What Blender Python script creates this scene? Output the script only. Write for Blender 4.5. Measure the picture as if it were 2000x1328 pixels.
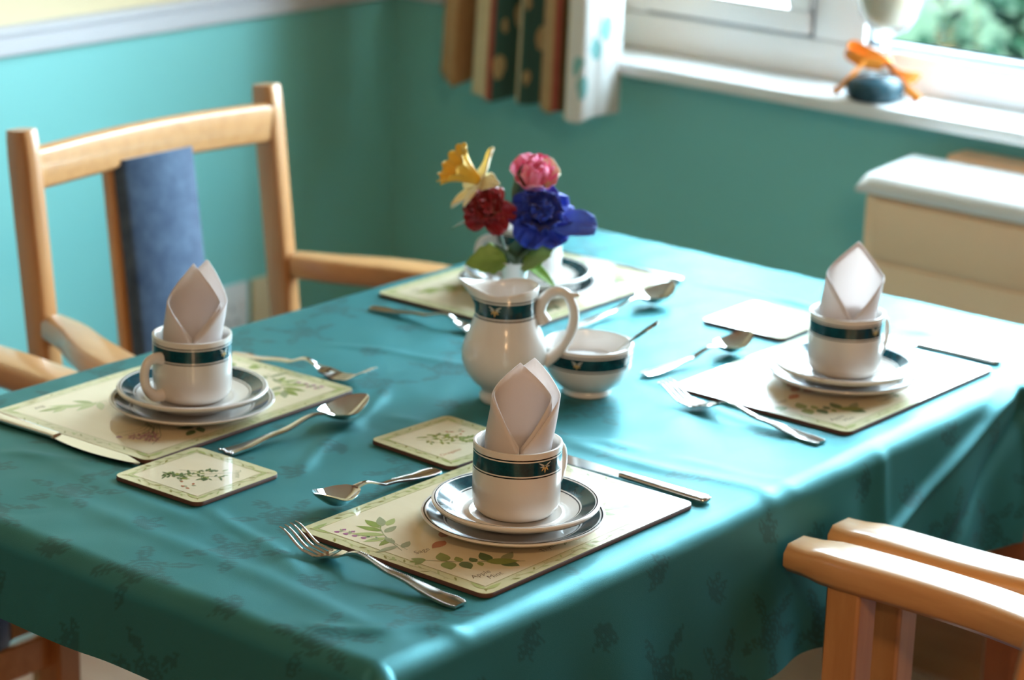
import bpy, bmesh, math, random
import numpy as np
from mathutils import Vector, Matrix

random.seed(7)
RNG = np.random.default_rng(11)
for o in list(bpy.data.objects):
    bpy.data.objects.remove(o)
SC = bpy.context.scene
COL = SC.collection
PI = math.pi

# ------------------------------------------------------------------ camera, world, lamps, exposure
cam_d = bpy.data.cameras.new('camera')
cam = bpy.data.objects.new('camera', cam_d)
COL.objects.link(cam)
R_ = Vector((0.7742662, 0.6321293, 0.0304033))
U_ = Vector((-0.2063104, 0.2067002, 0.9564053))
B_ = Vector((0.5982874, -0.7467848, 0.2904558))
cam.matrix_world = Matrix(((R_.x, U_.x, B_.x, 0), (R_.y, U_.y, B_.y, 0), (R_.z, U_.z, B_.z, 1.56598), (0, 0, 0, 1)))
cam_d.sensor_width = 36
cam_d.lens = 87.82
cam_d.clip_start = 0.05
cam_d.dof.use_dof = True
cam_d.dof.focus_distance = 2.20
cam_d.dof.aperture_fstop = 5.0
SC.camera = cam

SC.view_settings.view_transform = 'Standard'
SC.view_settings.look = 'None'
SC.view_settings.gamma = 1
SC.view_settings.use_curve_mapping = False
SC.view_settings.exposure = 1.4

world = bpy.data.worlds.new('sky')
SC.world = world
world.use_nodes = True
wn = world.node_tree
wn.nodes.clear()
w_out = wn.nodes.new('ShaderNodeOutputWorld')
w_bg = wn.nodes.new('ShaderNodeBackground')
w_tc = wn.nodes.new('ShaderNodeTexCoord')
w_sep = wn.nodes.new('ShaderNodeSeparateXYZ')
w_rmp = wn.nodes.new('ShaderNodeValToRGB')
w_rmp.color_ramp.elements[0].position = 0.0
w_rmp.color_ramp.elements[0].color = (0.74, 0.90, 1.0, 1)
w_rmp.color_ramp.elements[1].position = 0.8
w_rmp.color_ramp.elements[1].color = (0.58, 0.80, 1.0, 1)
wn.links.new(w_tc.outputs['Generated'], w_sep.inputs[0])
wn.links.new(w_sep.outputs['Z'], w_rmp.inputs[0])
wn.links.new(w_rmp.outputs[0], w_bg.inputs[0])
w_bg.inputs[1].default_value = 14.5
wn.links.new(w_bg.outputs[0], w_out.inputs[0])

def area_lamp(name, loc, size, power, color, rot=(0, 0, 0), size_y=None, portal=False):
    l = bpy.data.lights.new(name, 'AREA')
    l.energy = power
    l.color = color
    l.size = size
    if size_y:
        l.shape = 'RECTANGLE'
        l.size_y = size_y
    if portal:
        l.cycles.is_portal = True
    o = bpy.data.objects.new(name, l)
    o.location = loc
    o.rotation_euler = rot
    COL.objects.link(o)
    return o

# the room's two warm ceiling lamps, behind the camera
area_lamp('ceiling_lamp_light', (0.35, 0.25, 2.36), 0.30, 12.0, (1.0, 0.63, 0.33))
area_lamp('ceiling_lamp_light', (1.3, -1.0, 2.36), 0.30, 12.0, (1.0, 0.63, 0.33))

# room numbers
WX, WY = -2.79, 3.14          # inner faces of the left wall and of the window wall
ROOM_X1, ROOM_Y0, CEIL = 5.0, -6.0, 2.45
WIN_X0, WIN_X1, WIN_Z0, WIN_Z1, WIN_Y = -2.40, -0.82, 0.861, 2.05, 3.20
area_lamp('window_portal', ((WIN_X0 + WIN_X1) / 2, 3.36, (WIN_Z0 + WIN_Z1) / 2), WIN_X1 - WIN_X0, 1, (1, 1, 1),
          (-PI / 2, 0, 0), WIN_Z1 - WIN_Z0, True)

# ------------------------------------------------------------------ helpers
class MB:
    """collects geometry for ONE mesh object"""
    def __init__(self):
        self.v = []; self.f = []; self.m = []
    def add(self, verts, faces, mi=0):
        n = len(self.v)
        self.v += [tuple(p) for p in verts]
        self.f += [tuple(i + n for i in f) for f in faces]
        self.m += [mi] * len(faces)
        return self
    def box(self, lo, hi, mi=0):
        x0, y0, z0 = lo; x1, y1, z1 = hi
        v = [(x0, y0, z0), (x1, y0, z0), (x1, y1, z0), (x0, y1, z0), (x0, y0, z1), (x1, y0, z1), (x1, y1, z1), (x0, y1, z1)]
        return self.add(v, [(0, 3, 2, 1), (4, 5, 6, 7), (0, 1, 5, 4), (1, 2, 6, 5), (2, 3, 7, 6), (3, 0, 4, 7)], mi)
    def lathe(self, prof, n=48, mi=0, closed=False):
        k = len(prof)
        v = []
        for r, z in prof:
            for i in range(n):
                a = 2 * PI * i / n
                v.append((r * math.cos(a), r * math.sin(a), z))
        f = []
        for j in range(k - 1):
            for i in range(n):
                i2 = (i + 1) % n
                f.append((j * n + i, j * n + i2, (j + 1) * n + i2, (j + 1) * n + i))
        return self.add(v, f, mi)
    def prism(self, poly, z0, z1, mi=0, top=True, bottom=True):
        n = len(poly)
        v = [(x, y, z0) for x, y in poly] + [(x, y, z1) for x, y in poly]
        f = [(i, (i + 1) % n, n + (i + 1) % n, n + i) for i in range(n)]
        if top: f.append(tuple(range(n, 2 * n)))
        if bottom: f.append(tuple(range(n - 1, -1, -1)))
        return self.add(v, f, mi)
    def flat(self, poly, z, mi=0):
        return self.add([(x, y, z) for x, y in poly], [tuple(range(len(poly)))], mi)
    def sweep(self, pts, sec, up=(0, 0, 1), mi=0, cap=True):
        """sec: function(i, t) -> list of (side, up) offsets; pts: centre line"""
        pts = [Vector(p) for p in pts]
        n = len(pts)
        rings = []
        for i, p in enumerate(pts):
            t = (pts[min(i + 1, n - 1)] - pts[max(i - 1, 0)]).normalized()
            u = Vector(up)
            s = t.cross(u)
            if s.length < 1e-4: s = t.cross(Vector((1, 0, 0)))
            s.normalize()
            u2 = s.cross(t).normalized()
            rings.append([p + s * a + u2 * b for a, b in sec(i, i / (n - 1))])
        m = len(rings[0])
        v = [q for r in rings for q in r]
        f = []
        for i in range(n - 1):
            for j in range(m):
                j2 = (j + 1) % m
                f.append((i * m + j, i * m + j2, (i + 1) * m + j2, (i + 1) * m + j))
        if cap:
            f.append(tuple(range(m - 1, -1, -1)))
            f.append(tuple((n - 1) * m + j for j in range(m)))
        return self.add(v, f, mi)
    def tube(self, pts, rad, n=10, mi=0, up=(0, 0, 1)):
        def sec(i, t):
            r = rad(t) if callable(rad) else rad
            return [(r * math.cos(2 * PI * k / n), r * math.sin(2 * PI * k / n)) for k in range(n)]
        return self.sweep(pts, sec, up, mi)
    def bar(self, pts, w, h, up=(0, 0, 1), mi=0, b=0.003):
        def sec(i, t):
            ww = (w(t) if callable(w) else w) / 2; hh = (h(t) if callable(h) else h) / 2
            return [(ww, hh - b), (ww - b, hh), (-ww + b, hh), (-ww, hh - b), (-ww, -hh + b), (-ww + b, -hh), (ww - b, -hh), (ww, -hh + b)]
        return self.sweep(pts, sec, up, mi)
    def grid(self, fn, nu, nv, mi=0):
        v = [fn(i / (nu - 1), j / (nv - 1)) for i in range(nu) for j in range(nv)]
        f = [(i * nv + j, (i + 1) * nv + j, (i + 1) * nv + j + 1, i * nv + j + 1) for i in range(nu - 1) for j in range(nv - 1)]
        return self.add(v, f, mi)
    def ball(self, c, r, n=8, mi=0):
        cx, cy, cz = c
        prof = [(max(1e-5, r * math.sin(PI * k / n)), -r * math.cos(PI * k / n)) for k in range(n + 1)]
        m = MB().lathe(prof, n)
        return self.add([(x + cx, y + cy, z + cz) for x, y, z in m.v], m.f, mi)
    def xf(self, M):
        self.v = [tuple(M @ Vector(p)) for p in self.v]
        return self
    def merge(self, o, M=None, mi=None):
        v = [tuple(M @ Vector(p)) for p in o.v] if M else o.v
        n = len(self.v)
        self.v += list(v); self.f += [tuple(i + n for i in f) for f in o.f]
        self.m += [mi if mi is not None else k for k in o.m]
        return self

def link(name, mb, mat, parent=None, smooth=True, angle=40, loc=None, solid=0, sub=0, bevel=0, wn_=False):
    me = bpy.data.meshes.new(name)
    me.from_pydata(mb.v, [], mb.f)
    mats = mat if isinstance(mat, (list, tuple)) else [mat]
    for m in mats: me.materials.append(m)
    if len(mats) > 1: me.polygons.foreach_set('material_index', mb.m)
    bm = bmesh.new(); bm.from_mesh(me)
    bmesh.ops.remove_doubles(bm, verts=bm.verts, dist=1e-6)
    bmesh.ops.recalc_face_normals(bm, faces=bm.faces)
    if bevel:
        ed = [e for e in bm.edges if len(e.link_faces) == 2 and e.calc_face_angle(0) > 0.6]
        bmesh.ops.bevel(bm, geom=ed, offset=bevel, segments=2, affect='EDGES', profile=0.5)
    bm.to_mesh(me); bm.free()
    if smooth:
        me.polygons.foreach_set('use_smooth', [True] * len(me.polygons))
        try: me.set_sharp_from_angle(angle=math.radians(angle))
        except Exception: pass
    o = bpy.data.objects.new(name, me)
    COL.objects.link(o)
    if parent: o.parent = parent
    if loc: o.location = loc
    if solid:
        m = o.modifiers.new('thickness', 'SOLIDIFY'); m.thickness = solid; m.offset = 0
    if wn_:
        m = o.modifiers.new('weighted', 'WEIGHTED_NORMAL'); m.keep_sharp = True; m.weight = 80
    if sub:
        m = o.modifiers.new('smooth', 'SUBSURF'); m.levels = sub; m.render_levels = sub
    return o

def tag(o, label=None, cat=None, group=None, kind=None):
    if label: o['label'] = label
    if cat: o['category'] = cat
    if group: o['group'] = group
    if kind: o['kind'] = kind
    return o

def thing(name, label, cat, loc=(0, 0, 0), rotz=0, group=None):
    o = bpy.data.objects.new(name, None)
    o.empty_display_size = 0.02
    COL.objects.link(o)
    o.location = loc; o.rotation_euler = (0, 0, rotz)
    return tag(o, label, cat, group)

def copy_tree(o, parent=None):
    kids = [c for c in bpy.data.objects if c.parent == o]
    c = o.copy(); COL.objects.link(c)
    if parent: c.parent = parent
    for k in kids: copy_tree(k, c)
    return c

def struct(name, mb, mat, parent=None, **kw):
    o = link(name, mb, mat, parent, **kw)
    if not parent: o['kind'] = 'structure'
    return o

def rounded_rect(w, h, r, n=6):
    p = []
    for cx, cy, a0 in ((w / 2 - r, h / 2 - r, 0), (-w / 2 + r, h / 2 - r, PI / 2), (-w / 2 + r, -h / 2 + r, PI), (w / 2 - r, -h / 2 + r, 1.5 * PI)):
        for k in range(n + 1):
            a = a0 + PI / 2 * k / n
            p.append((cx + r * math.cos(a), cy + r * math.sin(a)))
    return p

def interp(tab, t):
    for (a, va), (b, vb) in zip(tab, tab[1:]):
        if t <= b:
            u = (t - a) / (b - a) if b > a else 0
            u = max(0, min(1, u))
            return va + (vb - va) * u
    return tab[-1][1]

def sinterp(tab, t):
    for (a, va), (b, vb) in zip(tab, tab[1:]):
        if t <= b:
            u = max(0, min(1, (t - a) / (b - a)))
            u = u * u * (3 - 2 * u)
            return va + (vb - va) * u
    return tab[-1][1]

def spline(pts, n):
    """Catmull-Rom through 3D points"""
    P = [Vector(p) for p in pts]
    P = [P[0] * 2 - P[1]] + P + [P[-1] * 2 - P[-2]]
    out = []
    segs = len(P) - 3
    for i in range(n):
        t = i / (n - 1) * segs
        k = min(int(t), segs - 1); u = t - k
        a, b, c, d = P[k:k + 4]
        out.append(0.5 * ((2 * b) + (c - a) * u + (2 * a - 5 * b + 4 * c - d) * u * u + (3 * b - a - 3 * c + d) * u ** 3))
    return out

# ------------------------------------------------------------------ materials
def mat(name, color, rough=0.5, metal=0, spec=0.5, coat=0, sheen=0, coat_rough=0.05):
    m = bpy.data.materials.new(name)
    m.use_nodes = True
    b = m.node_tree.nodes['Principled BSDF']
    b.inputs['Base Color'].default_value = (*color, 1)
    b.inputs['Roughness'].default_value = rough
    b.inputs['Metallic'].default_value = metal
    b.inputs['Specular IOR Level'].default_value = spec
    b.inputs['Coat Weight'].default_value = coat
    b.inputs['Coat Roughness'].default_value = coat_rough
    b.inputs['Sheen Weight'].default_value = sheen
    return m

class NT:
    def __init__(self, m):
        self.t = m.node_tree; self.b = self.t.nodes['Principled BSDF']
    def n(self, typ, **kw):
        x = self.t.nodes.new('ShaderNode' + typ)
        for k, v in kw.items(): setattr(x, k, v)
        return x
    def l(self, a, b): self.t.links.new(a, b)
    def ramp(self, fac, stops, mode='LINEAR'):
        r = self.n('ValToRGB'); r.color_ramp.interpolation = mode
        e = r.color_ramp.elements
        while len(e) > 1: e.remove(e[0])
        e[0].position = stops[0][0]; e[0].color = (*stops[0][1], 1)
        for p, c in stops[1:]:
            k = e.new(p); k.color = (*c, 1)
        self.l(fac, r.inputs[0]); return r.outputs[0]
    def noise(self, scale, vec=None, detail=3, rough=0.5):
        x = self.n('TexNoise'); x.inputs['Scale'].default_value = scale
        x.inputs['Detail'].default_value = detail; x.inputs['Roughness'].default_value = rough
        if vec: self.l(vec, x.inputs['Vector'])
        return x.outputs[0]
    def coord(self, which='Object', scale=None):
        c = self.n('TexCoord').outputs[which]
        if scale:
            mp = self.n('Mapping'); mp.inputs['Scale'].default_value = scale
            self.l(c, mp.inputs[0]); c = mp.outputs[0]
        return c
    def bump(self, h, strength=0.2, dist=0.001):
        x = self.n('Bump'); x.inputs['Strength'].default_value = strength; x.inputs['Distance'].default_value = dist
        self.l(h, x.inputs['Height']); self.l(x.outputs[0], self.b.inputs['Normal'])
    def math(self, op, a, b=None, clamp=False):
        x = self.n('Math', operation=op, use_clamp=clamp)
        for i, q in enumerate((a, b)):
            if q is None: continue
            if isinstance(q, (int, float)): x.inputs[i].default_value = q
            else: self.l(q, x.inputs[i])
        return x.outputs[0]
    def mix(self, fac, a, b):
        x = self.n('Mix', data_type='RGBA')
        if isinstance(fac, (int, float)): x.inputs[0].default_value = fac
        else: self.l(fac, x.inputs[0])
        for i, q in ((6, a), (7, b)):
            if isinstance(q, tuple): x.inputs[i].default_value = (*q, 1)
            else: self.l(q, x.inputs[i])
        return x.outputs[2]

def paint(name, c1, c2, rough, scale=3.0, bump=0.05):
    m = mat(name, c1, rough); t = NT(m)
    co = t.coord()
    t.l(t.mix(t.noise(scale, co), c1, c2), t.b.inputs['Base Color'])
    t.bump(t.noise(260, co, 2), bump, 0.001)
    return m

M = {}
M['teal_wall'] = paint('teal_paint', (0.21, 0.585, 0.58), (0.22, 0.61, 0.60), 0.5)
M['cream_wall'] = paint('cream_paint', (0.70, 0.58, 0.36), (0.73, 0.62, 0.40), 0.6)
M['white_gloss'] = mat('white_gloss_paint', (0.80, 0.80, 0.80), 0.3)
M['rail_paint'] = mat('dado_rail_paint', (0.58, 0.58, 0.62), 0.35)
M['rear_wall'] = paint('rear_wall_paint', (0.52, 0.44, 0.36), (0.55, 0.47, 0.39), 0.6)
M['upvc'] = mat('white_plastic_frame', (0.92, 0.92, 0.93), 0.22)
M['ceiling'] = paint('ceiling_paint', (0.74, 0.65, 0.55), (0.77, 0.68, 0.58), 0.8)
M['gasket'] = mat('grey_rubber_gasket', (0.24, 0.27, 0.30), 0.6)

def wood(name, c1, c2, rough=0.32, coat=0.5, scale=(6, 60, 60)):
    m = mat(name, c1, rough, coat=coat, coat_rough=0.12); t = NT(m)
    co = t.coord('Object', scale)
    n1 = t.noise(1.0, co, 5, 0.6)
    t.l(t.ramp(n1, [(0.25, c1), (0.6, c2), (0.85, c1)]), t.b.inputs['Base Color'])
    t.bump(n1, 0.05, 0.0006)
    return m
M['beech'] = wood('lacquered_beech', (0.52, 0.255, 0.095), (0.62, 0.33, 0.135))
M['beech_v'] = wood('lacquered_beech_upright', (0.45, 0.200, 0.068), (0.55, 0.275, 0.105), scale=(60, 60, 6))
M['dark_wood'] = wood('red_brown_wood', (0.22, 0.075, 0.03), (0.28, 0.10, 0.04), scale=(60, 60, 6))
M['skirting'] = wood('brown_skirting', (0.30, 0.11, 0.035), (0.37, 0.145, 0.05), scale=(4, 60, 60))
def floor_mat():
    m = mat('floor_boards', (0.3, 0.15, 0.08), 0.4, coat=0.2); t = NT(m)
    co = t.coord('Object', (1.2, 18, 1))
    t.l(t.ramp(t.noise(2.0, co, 5, 0.6), [(0.2, (0.44, 0.23, 0.14)), (0.8, (0.55, 0.31, 0.20))]), t.b.inputs['Base Color'])
    return m
M['floor'] = floor_mat()

def fabric(name, c1, c2, scale=60, rough=0.9, sheen=0.3):
    m = mat(name, c1, rough, sheen=sheen, spec=0.2); t = NT(m)
    co = t.coord()
    t.l(t.ramp(t.noise(scale, co, 4, 0.65), [(0.3, c1), (0.7, c2)]), t.b.inputs['Base Color'])
    t.bump(t.noise(900, co, 2), 0.2, 0.001)
    return m
M['blue_fabric'] = fabric('mottled_blue_upholstery', (0.030, 0.058, 0.115), (0.072, 0.120, 0.195), 42)

M['navy_fabric'] = fabric('dark_navy_upholstery', (0.010, 0.016, 0.036), (0.022, 0.034, 0.066), 42)

def cloth_mat():
    m = mat('teal_damask', (0.01, 0.2, 0.19), 0.48, spec=0.38); t = NT(m)
    at = t.n('Attribute', attribute_name='damask', attribute_type='GEOMETRY').outputs['Fac']
    co = t.coord()
    g = t.mix(t.noise(9, co, 3), (0.001, 0.072, 0.070), (0.001, 0.086, 0.084))
    # the fine diagonal rib of the figured areas
    w = t.n('TexWave', wave_type='BANDS', bands_direction='DIAGONAL'); w.inputs['Scale'].default_value = 230
    t.l(co, w.inputs[0])
    fig = t.mix(w.outputs['Fac'], (0.001, 0.036, 0.037), (0.001, 0.054, 0.054))
    t.l(t.mix(at, g, fig), t.b.inputs['Base Color'])
    bp = t.n('Bump'); bp.inputs['Strength'].default_value = 0.25; bp.inputs['Distance'].default_value = 0.0006
    t.l(t.noise(1500, co, 1), bp.inputs['Height']); t.l(bp.outputs[0], t.b.inputs['Normal'])
    # satin threads: a broad teal tinted sheen, weaker on the figure
    gl = t.n('BsdfGlossy'); gl.inputs['Color'].default_value = (0.12, 0.43, 0.47, 1); gl.inputs['Roughness'].default_value = 0.50
    t.l(bp.outputs[0], gl.inputs['Normal'])
    mx = t.n('MixShader')
    t.l(t.math('SUBTRACT', 0.40, t.math('MULTIPLY', at, 0.15)), mx.inputs[0])
    t.l(t.b.outputs[0], mx.inputs[1]); t.l(gl.outputs[0], mx.inputs[2])
    t.l(mx.outputs[0], t.t.nodes['Material Output'].inputs[0])
    return m
M['cloth'] = cloth_mat()
M['hem'] = mat('teal_hem', (0.004, 0.14, 0.14), 0.6)

CHINA = (0.72, 0.69, 0.655)
def china(name, kind):
    m = mat(name, CHINA, 0.14, spec=0.5, coat=0.0); t = NT(m)
    if not kind: return m
    co = t.coord()
    sp = t.n('SeparateXYZ'); t.l(co, sp.inputs[0])
    n = t.noise(90, co, 4, 0.7)
    band = t.ramp(n, [(0.3, (0.002, 0.018, 0.028)), (0.55, (0.003, 0.045, 0.06)), (0.75, (0.006, 0.085, 0.10))])
    ink = (0.004, 0.006, 0.010)
    if kind[0] == 'z':
        z0, z1 = kind[1:]
        w = z1 - z0
        pos = sp.outputs['Z']
    else:
        z0, z1 = kind[1:]
        w = z1 - z0
        ln = t.n('VectorMath', operation='LENGTH')
        cb = t.n('CombineXYZ'); t.l(sp.outputs['X'], cb.inputs[0]); t.l(sp.outputs['Y'], cb.inputs[1])
        t.l(cb.outputs[0], ln.inputs[0]); pos = ln.outputs['Value']
    u = t.math('DIVIDE', t.math('SUBTRACT', pos, z0), w)
    def window(a, b):
        return t.math('MULTIPLY', t.math('GREATER_THAN', u, a), t.math('LESS_THAN', u, b))
    main = window(0.14, 0.86)
    l1 = window(0.0, 0.07); l2 = window(0.93, 1.0)
    c = t.mix(main, CHINA, band)
    c = t.mix(t.math('ADD', l1, l2, True), c, ink)
    up = t.math('GREATER_THAN', t.n('Value').outputs[0], 0)
    if kind[0] == 'r':   # rings are printed on the upper face only
        ge = t.n('NewGeometry')
        vt = t.n('VectorTransform', vector_type='NORMAL', convert_from='WORLD', convert_to='OBJECT')
        t.l(ge.outputs['True Normal'], vt.inputs[0])
        s2 = t.n('SeparateXYZ'); t.l(vt.outputs[0], s2.inputs[0])
        c = t.mix(t.math('GREATER_THAN', s2.outputs['Z'], 0.05), CHINA, c)
    t.l(c, t.b.inputs['Base Color'])
    return m
M['china'] = china('white_china', None)
M['china_white'] = mat('bright_white_china', (0.84, 0.86, 0.88), 0.18, coat=0.5)
M['cup'] = china('banded_cup_china', ('z', 0.0445, 0.0620))
M['jug'] = china('banded_jug_china', ('z', 0.0865, 0.1065))
M['bowl'] = china('banded_bowl_china', ('z', 0.0335, 0.0512))
M['saucer'] = china('banded_saucer_china', ('r', 0.0570, 0.0738))
M['plate'] = china('banded_plate_china', ('r', 0.0600, 0.0812))
M['gold'] = mat('gilt_print', (0.62, 0.42, 0.15), 0.3, coat=0.5)
M['silver_print'] = mat('pale_print', (0.55, 0.55, 0.5), 0.3, coat=0.5)
M['sugar'] = fabric('white_sugar', (0.82, 0.82, 0.84), (0.88, 0.88, 0.9), 900, 0.8, 0)

def steel_mat():
    m = mat('polished_steel', (0.74, 0.71, 0.69), 0.13, metal=1); t = NT(m)
    n = t.noise(40, t.coord(), 3)
    t.l(t.math('ADD', t.math('MULTIPLY', n, 0.10), 0.08), t.b.inputs['Roughness'])
    return m
M['steel'] = steel_mat()
def paper(name):
    m = mat(name, (0.86, 0.84, 0.85), 0.85, spec=0.2); t = NT(m)
    n = t.noise(30, t.coord(), 4)
    t.l(t.mix(n, (0.84, 0.81, 0.82), (0.88, 0.86, 0.86)), t.b.inputs['Base Color'])
    t.bump(t.noise(700, t.coord(), 2), 0.15, 0.001)
    tr = t.n('BsdfTranslucent'); tr.inputs[0].default_value = (0.86, 0.80, 0.78, 1)
    mx = t.n('MixShader'); mx.inputs[0].default_value = 0.42
    t.l(t.b.outputs[0], mx.inputs[1]); t.l(tr.outputs[0], mx.inputs[2]); t.l(mx.outputs[0], t.t.nodes['Material Output'].inputs[0])
    return m
M['napkin'] = paper('white_paper_napkin')

def gloss(name, c1, c2=None, scale=8):
    m = mat(name, c1, 0.30, spec=0.5, coat=1.0, coat_rough=0.055); t = NT(m)
    if c2:
        co = t.coord('Object', (1, 0.25, 1))
        t.l(t.mix(t.noise(scale * 10, co, 4), c1, c2), t.b.inputs['Base Color'])
    cb = t.n('Bump'); cb.inputs['Strength'].default_value = 0.06; cb.inputs['Distance'].default_value = 0.0008
    t.l(t.noise(45, t.coord(), 2), cb.inputs['Height']); t.l(cb.outputs[0], t.b.inputs['Coat Normal'])
    return m
M['hardboard'] = mat('dark_hardboard', (0.075, 0.030, 0.018), 0.6)
M['mat_border'] = gloss('print_border_green', (0.56, 0.53, 0.29), (0.64, 0.60, 0.36))
M['mat_cream'] = gloss('print_cream', (0.70, 0.60, 0.40), (0.78, 0.69, 0.50))
M['p_green'] = gloss('print_leaf_green', (0.16, 0.23, 0.035), (0.26, 0.33, 0.07), 20)
M['p_dark'] = gloss('print_dark_green', (0.035, 0.11, 0.03), (0.08, 0.17, 0.05), 20)
M['p_grey'] = gloss('print_grey_green', (0.25, 0.28, 0.15), (0.36, 0.38, 0.22), 20)
M['p_pale'] = gloss('print_pale_green', (0.34, 0.40, 0.13), (0.42, 0.46, 0.18), 20)
M['p_olive'] = gloss('print_olive_line', (0.25, 0.24, 0.05))
M['p_purple'] = gloss('print_purple', (0.28, 0.06, 0.18), (0.38, 0.13, 0.28), 20)
M['p_red'] = gloss('print_red', (0.40, 0.11, 0.05), (0.50, 0.18, 0.08), 20)
M['p_ink'] = gloss('print_ink', (0.12, 0.08, 0.04))
M['p_white'] = gloss('print_white', (0.74, 0.72, 0.66), (0.80, 0.78, 0.72))
PRINTS = [M[k] for k in ('p_green', 'p_dark', 'p_grey', 'p_pale', 'p_olive', 'p_purple', 'p_red', 'p_ink', 'p_white')]
GREEN, DARK, GREY, PALE, OLIVE, PURPLE, RED, INK, WHITE = range(9)

def silk(name, c1, c2, rough=0.5, trans=0.15):
    m = mat(name, c1, rough, sheen=0.2); t = NT(m)
    t.l(t.ramp(t.noise(50, t.coord(), 3), [(0.3, c1), (0.7, c2)]), t.b.inputs['Base Color'])
    t.b.inputs['Subsurface Weight'].default_value = 0
    return m
M['yellow'] = silk('yellow_silk', (0.85, 0.46, 0.02), (0.90, 0.62, 0.08))
M['cream_petal'] = silk('cream_silk', (0.82, 0.72, 0.42), (0.86, 0.80, 0.58))
M['red_petal'] = silk('red_silk', (0.20, 0.003, 0.010), (0.36, 0.008, 0.02))
M['blue_petal'] = silk('blue_silk', (0.002, 0.012, 0.22), (0.006, 0.05, 0.50), 0.6)
M['blue_light'] = silk('pale_blue_silk', (0.10, 0.22, 0.70), (0.05, 0.12, 0.62))
M['pink_petal'] = silk('pink_silk', (0.90, 0.06, 0.30), (0.92, 0.48, 0.62))
M['leaf'] = silk('leaf_silk', (0.14, 0.27, 0.035), (0.24, 0.40, 0.07), 0.5)
M['leaf_dark'] = silk('dark_leaf_silk', (0.03, 0.075, 0.03), (0.06, 0.12, 0.05), 0.5)
M['stem'] = mat('green_stem', (0.02, 0.06, 0.025), 0.5)

# ------------------------------------------------------------------ room shell
T = 0.25
m_ = MB().box((WX - 0.3, ROOM_Y0 - 0.3, -0.1), (ROOM_X1 + 0.3, WY + 0.06, 0)); struct('floor', m_, M['floor'], smooth=False)
m_ = MB().box((WX - 0.3, ROOM_Y0 - 0.3, CEIL), (ROOM_X1 + 0.3, WY + 0.3, CEIL + 0.1)); struct('ceiling', m_, M['ceiling'], smooth=False)

RZ0, RZ1 = 0.893, 0.938
def two_tone(name, lo, hi, low='teal_wall'):
    m = MB()
    m.box(lo, (hi[0], hi[1], RZ0 + 0.02), 0)
    m.box((lo[0], lo[1], RZ0 + 0.02), hi, 1)
    return struct(name, m, [M[low], M['cream_wall' if low == 'teal_wall' else 'rear_wall']], smooth=False)
two_tone('wall_left', (WX - T, ROOM_Y0, 0), (WX, WY + 0.3, CEIL))
two_tone('wall_right', (ROOM_X1, ROOM_Y0, 0), (ROOM_X1 + T, WY + 0.3, CEIL), 'dark_wood')
two_tone('wall_front', (WX - T, ROOM_Y0 - T, 0), (ROOM_X1 + T, ROOM_Y0, CEIL), 'dark_wood')
m = MB()
D = 0.26
m.box((WX, WY, 0), (ROOM_X1, WY + D, WIN_Z0 - 0.02), 0)
m.box((WX, WY, WIN_Z1), (ROOM_X1, WY + D, CEIL), 1)
for x0, x1 in ((WX, WIN_X0), (WIN_X1, ROOM_X1)):
    m.box((x0, WY, WIN_Z0 - 0.02), (x1, WY + D, RZ0 + 0.02), 0)
    m.box((x0, WY, RZ0 + 0.02), (x1, WY + D, WIN_Z1), 1)
struct('wall_back', m, [M['teal_wall'], M['cream_wall']], smooth=False)

def rail(name, p0, p1, nrm):
    """dado rail: stepped moulding between two floor points, standing off along nrm"""
    prof = [(0, RZ0), (0.012, RZ0), (0.018, RZ0 + 0.004), (0.018, RZ0 + 0.026), (0.014, RZ0 + 0.030), (0.022, RZ0 + 0.034), (0.022, RZ1 - 0.004), (0.016, RZ1), (0, RZ1)]
    v = []
    for p in (p0, p1):
        v += [(p[0] + nrm[0] * d, p[1] + nrm[1] * d, z) for d, z in prof]
    n = len(prof)
    f = [(i, (i + 1) % n, n + (i + 1) % n, n + i) for i in range(n)] + [tuple(range(n)), tuple(range(2 * n - 1, n - 1, -1))]
    return struct(name, MB().add(v, f), M['rail_paint'], angle=25)
rail('trim_1', (WX, ROOM_Y0), (WX, WY), (1, 0))
rail('trim_2', (WX, WY), (WIN_X0, WY), (0, -1))
for nm, lo, hi in (('baseboard_left', (WX, ROOM_Y0, 0), (WX + 0.018, WY, 0.12)), ('baseboard_back', (WX, WY - 0.018, 0), (ROOM_X1, WY, 0.12))):
    struct(nm, MB().box(lo, hi), M['skirting'], bevel=0.004)

# window sill, frame, sashes, panes
struct('trim_3', MB().box((WIN_X0 + 0.03, 3.08, WIN_Z0 - 0.022), (WIN_X1 + 0.06, WIN_Y + 0.02, WIN_Z0)), M['white_gloss'], bevel=0.006)
win = bpy.data.objects.new('window_1', None); COL.objects.link(win); win['kind'] = 'structure'
y0, y1 = WIN_Y, WIN_Y + 0.07
def wbox(name, boxes, mt, parent=win, bevel=0.004):
    mm = MB()
    for lo, hi in boxes: mm.box(lo, hi)
    return link(name, mm, mt, parent, bevel=bevel)
wbox('frame', [((WIN_X0, y0, WIN_Z0), (WIN_X1, y1, WIN_Z0 + 0.058)), ((WIN_X0, y0, WIN_Z1 - 0.058), (WIN_X1, y1, WIN_Z1)),
               ((WIN_X0, y0, WIN_Z0 + 0.058), (WIN_X0 + 0.09, y1, WIN_Z1 - 0.058)), ((WIN_X1 - 0.06, y0, WIN_Z0 + 0.058), (WIN_X1, y1, WIN_Z1 - 0.058))], M['upvc'])
for xm in (-1.955,):
    wbox('mullion', [((xm - 0.045, y0, WIN_Z0 + 0.058), (xm + 0.045, y1, WIN_Z1 - 0.058))], M['upvc'])
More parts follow.
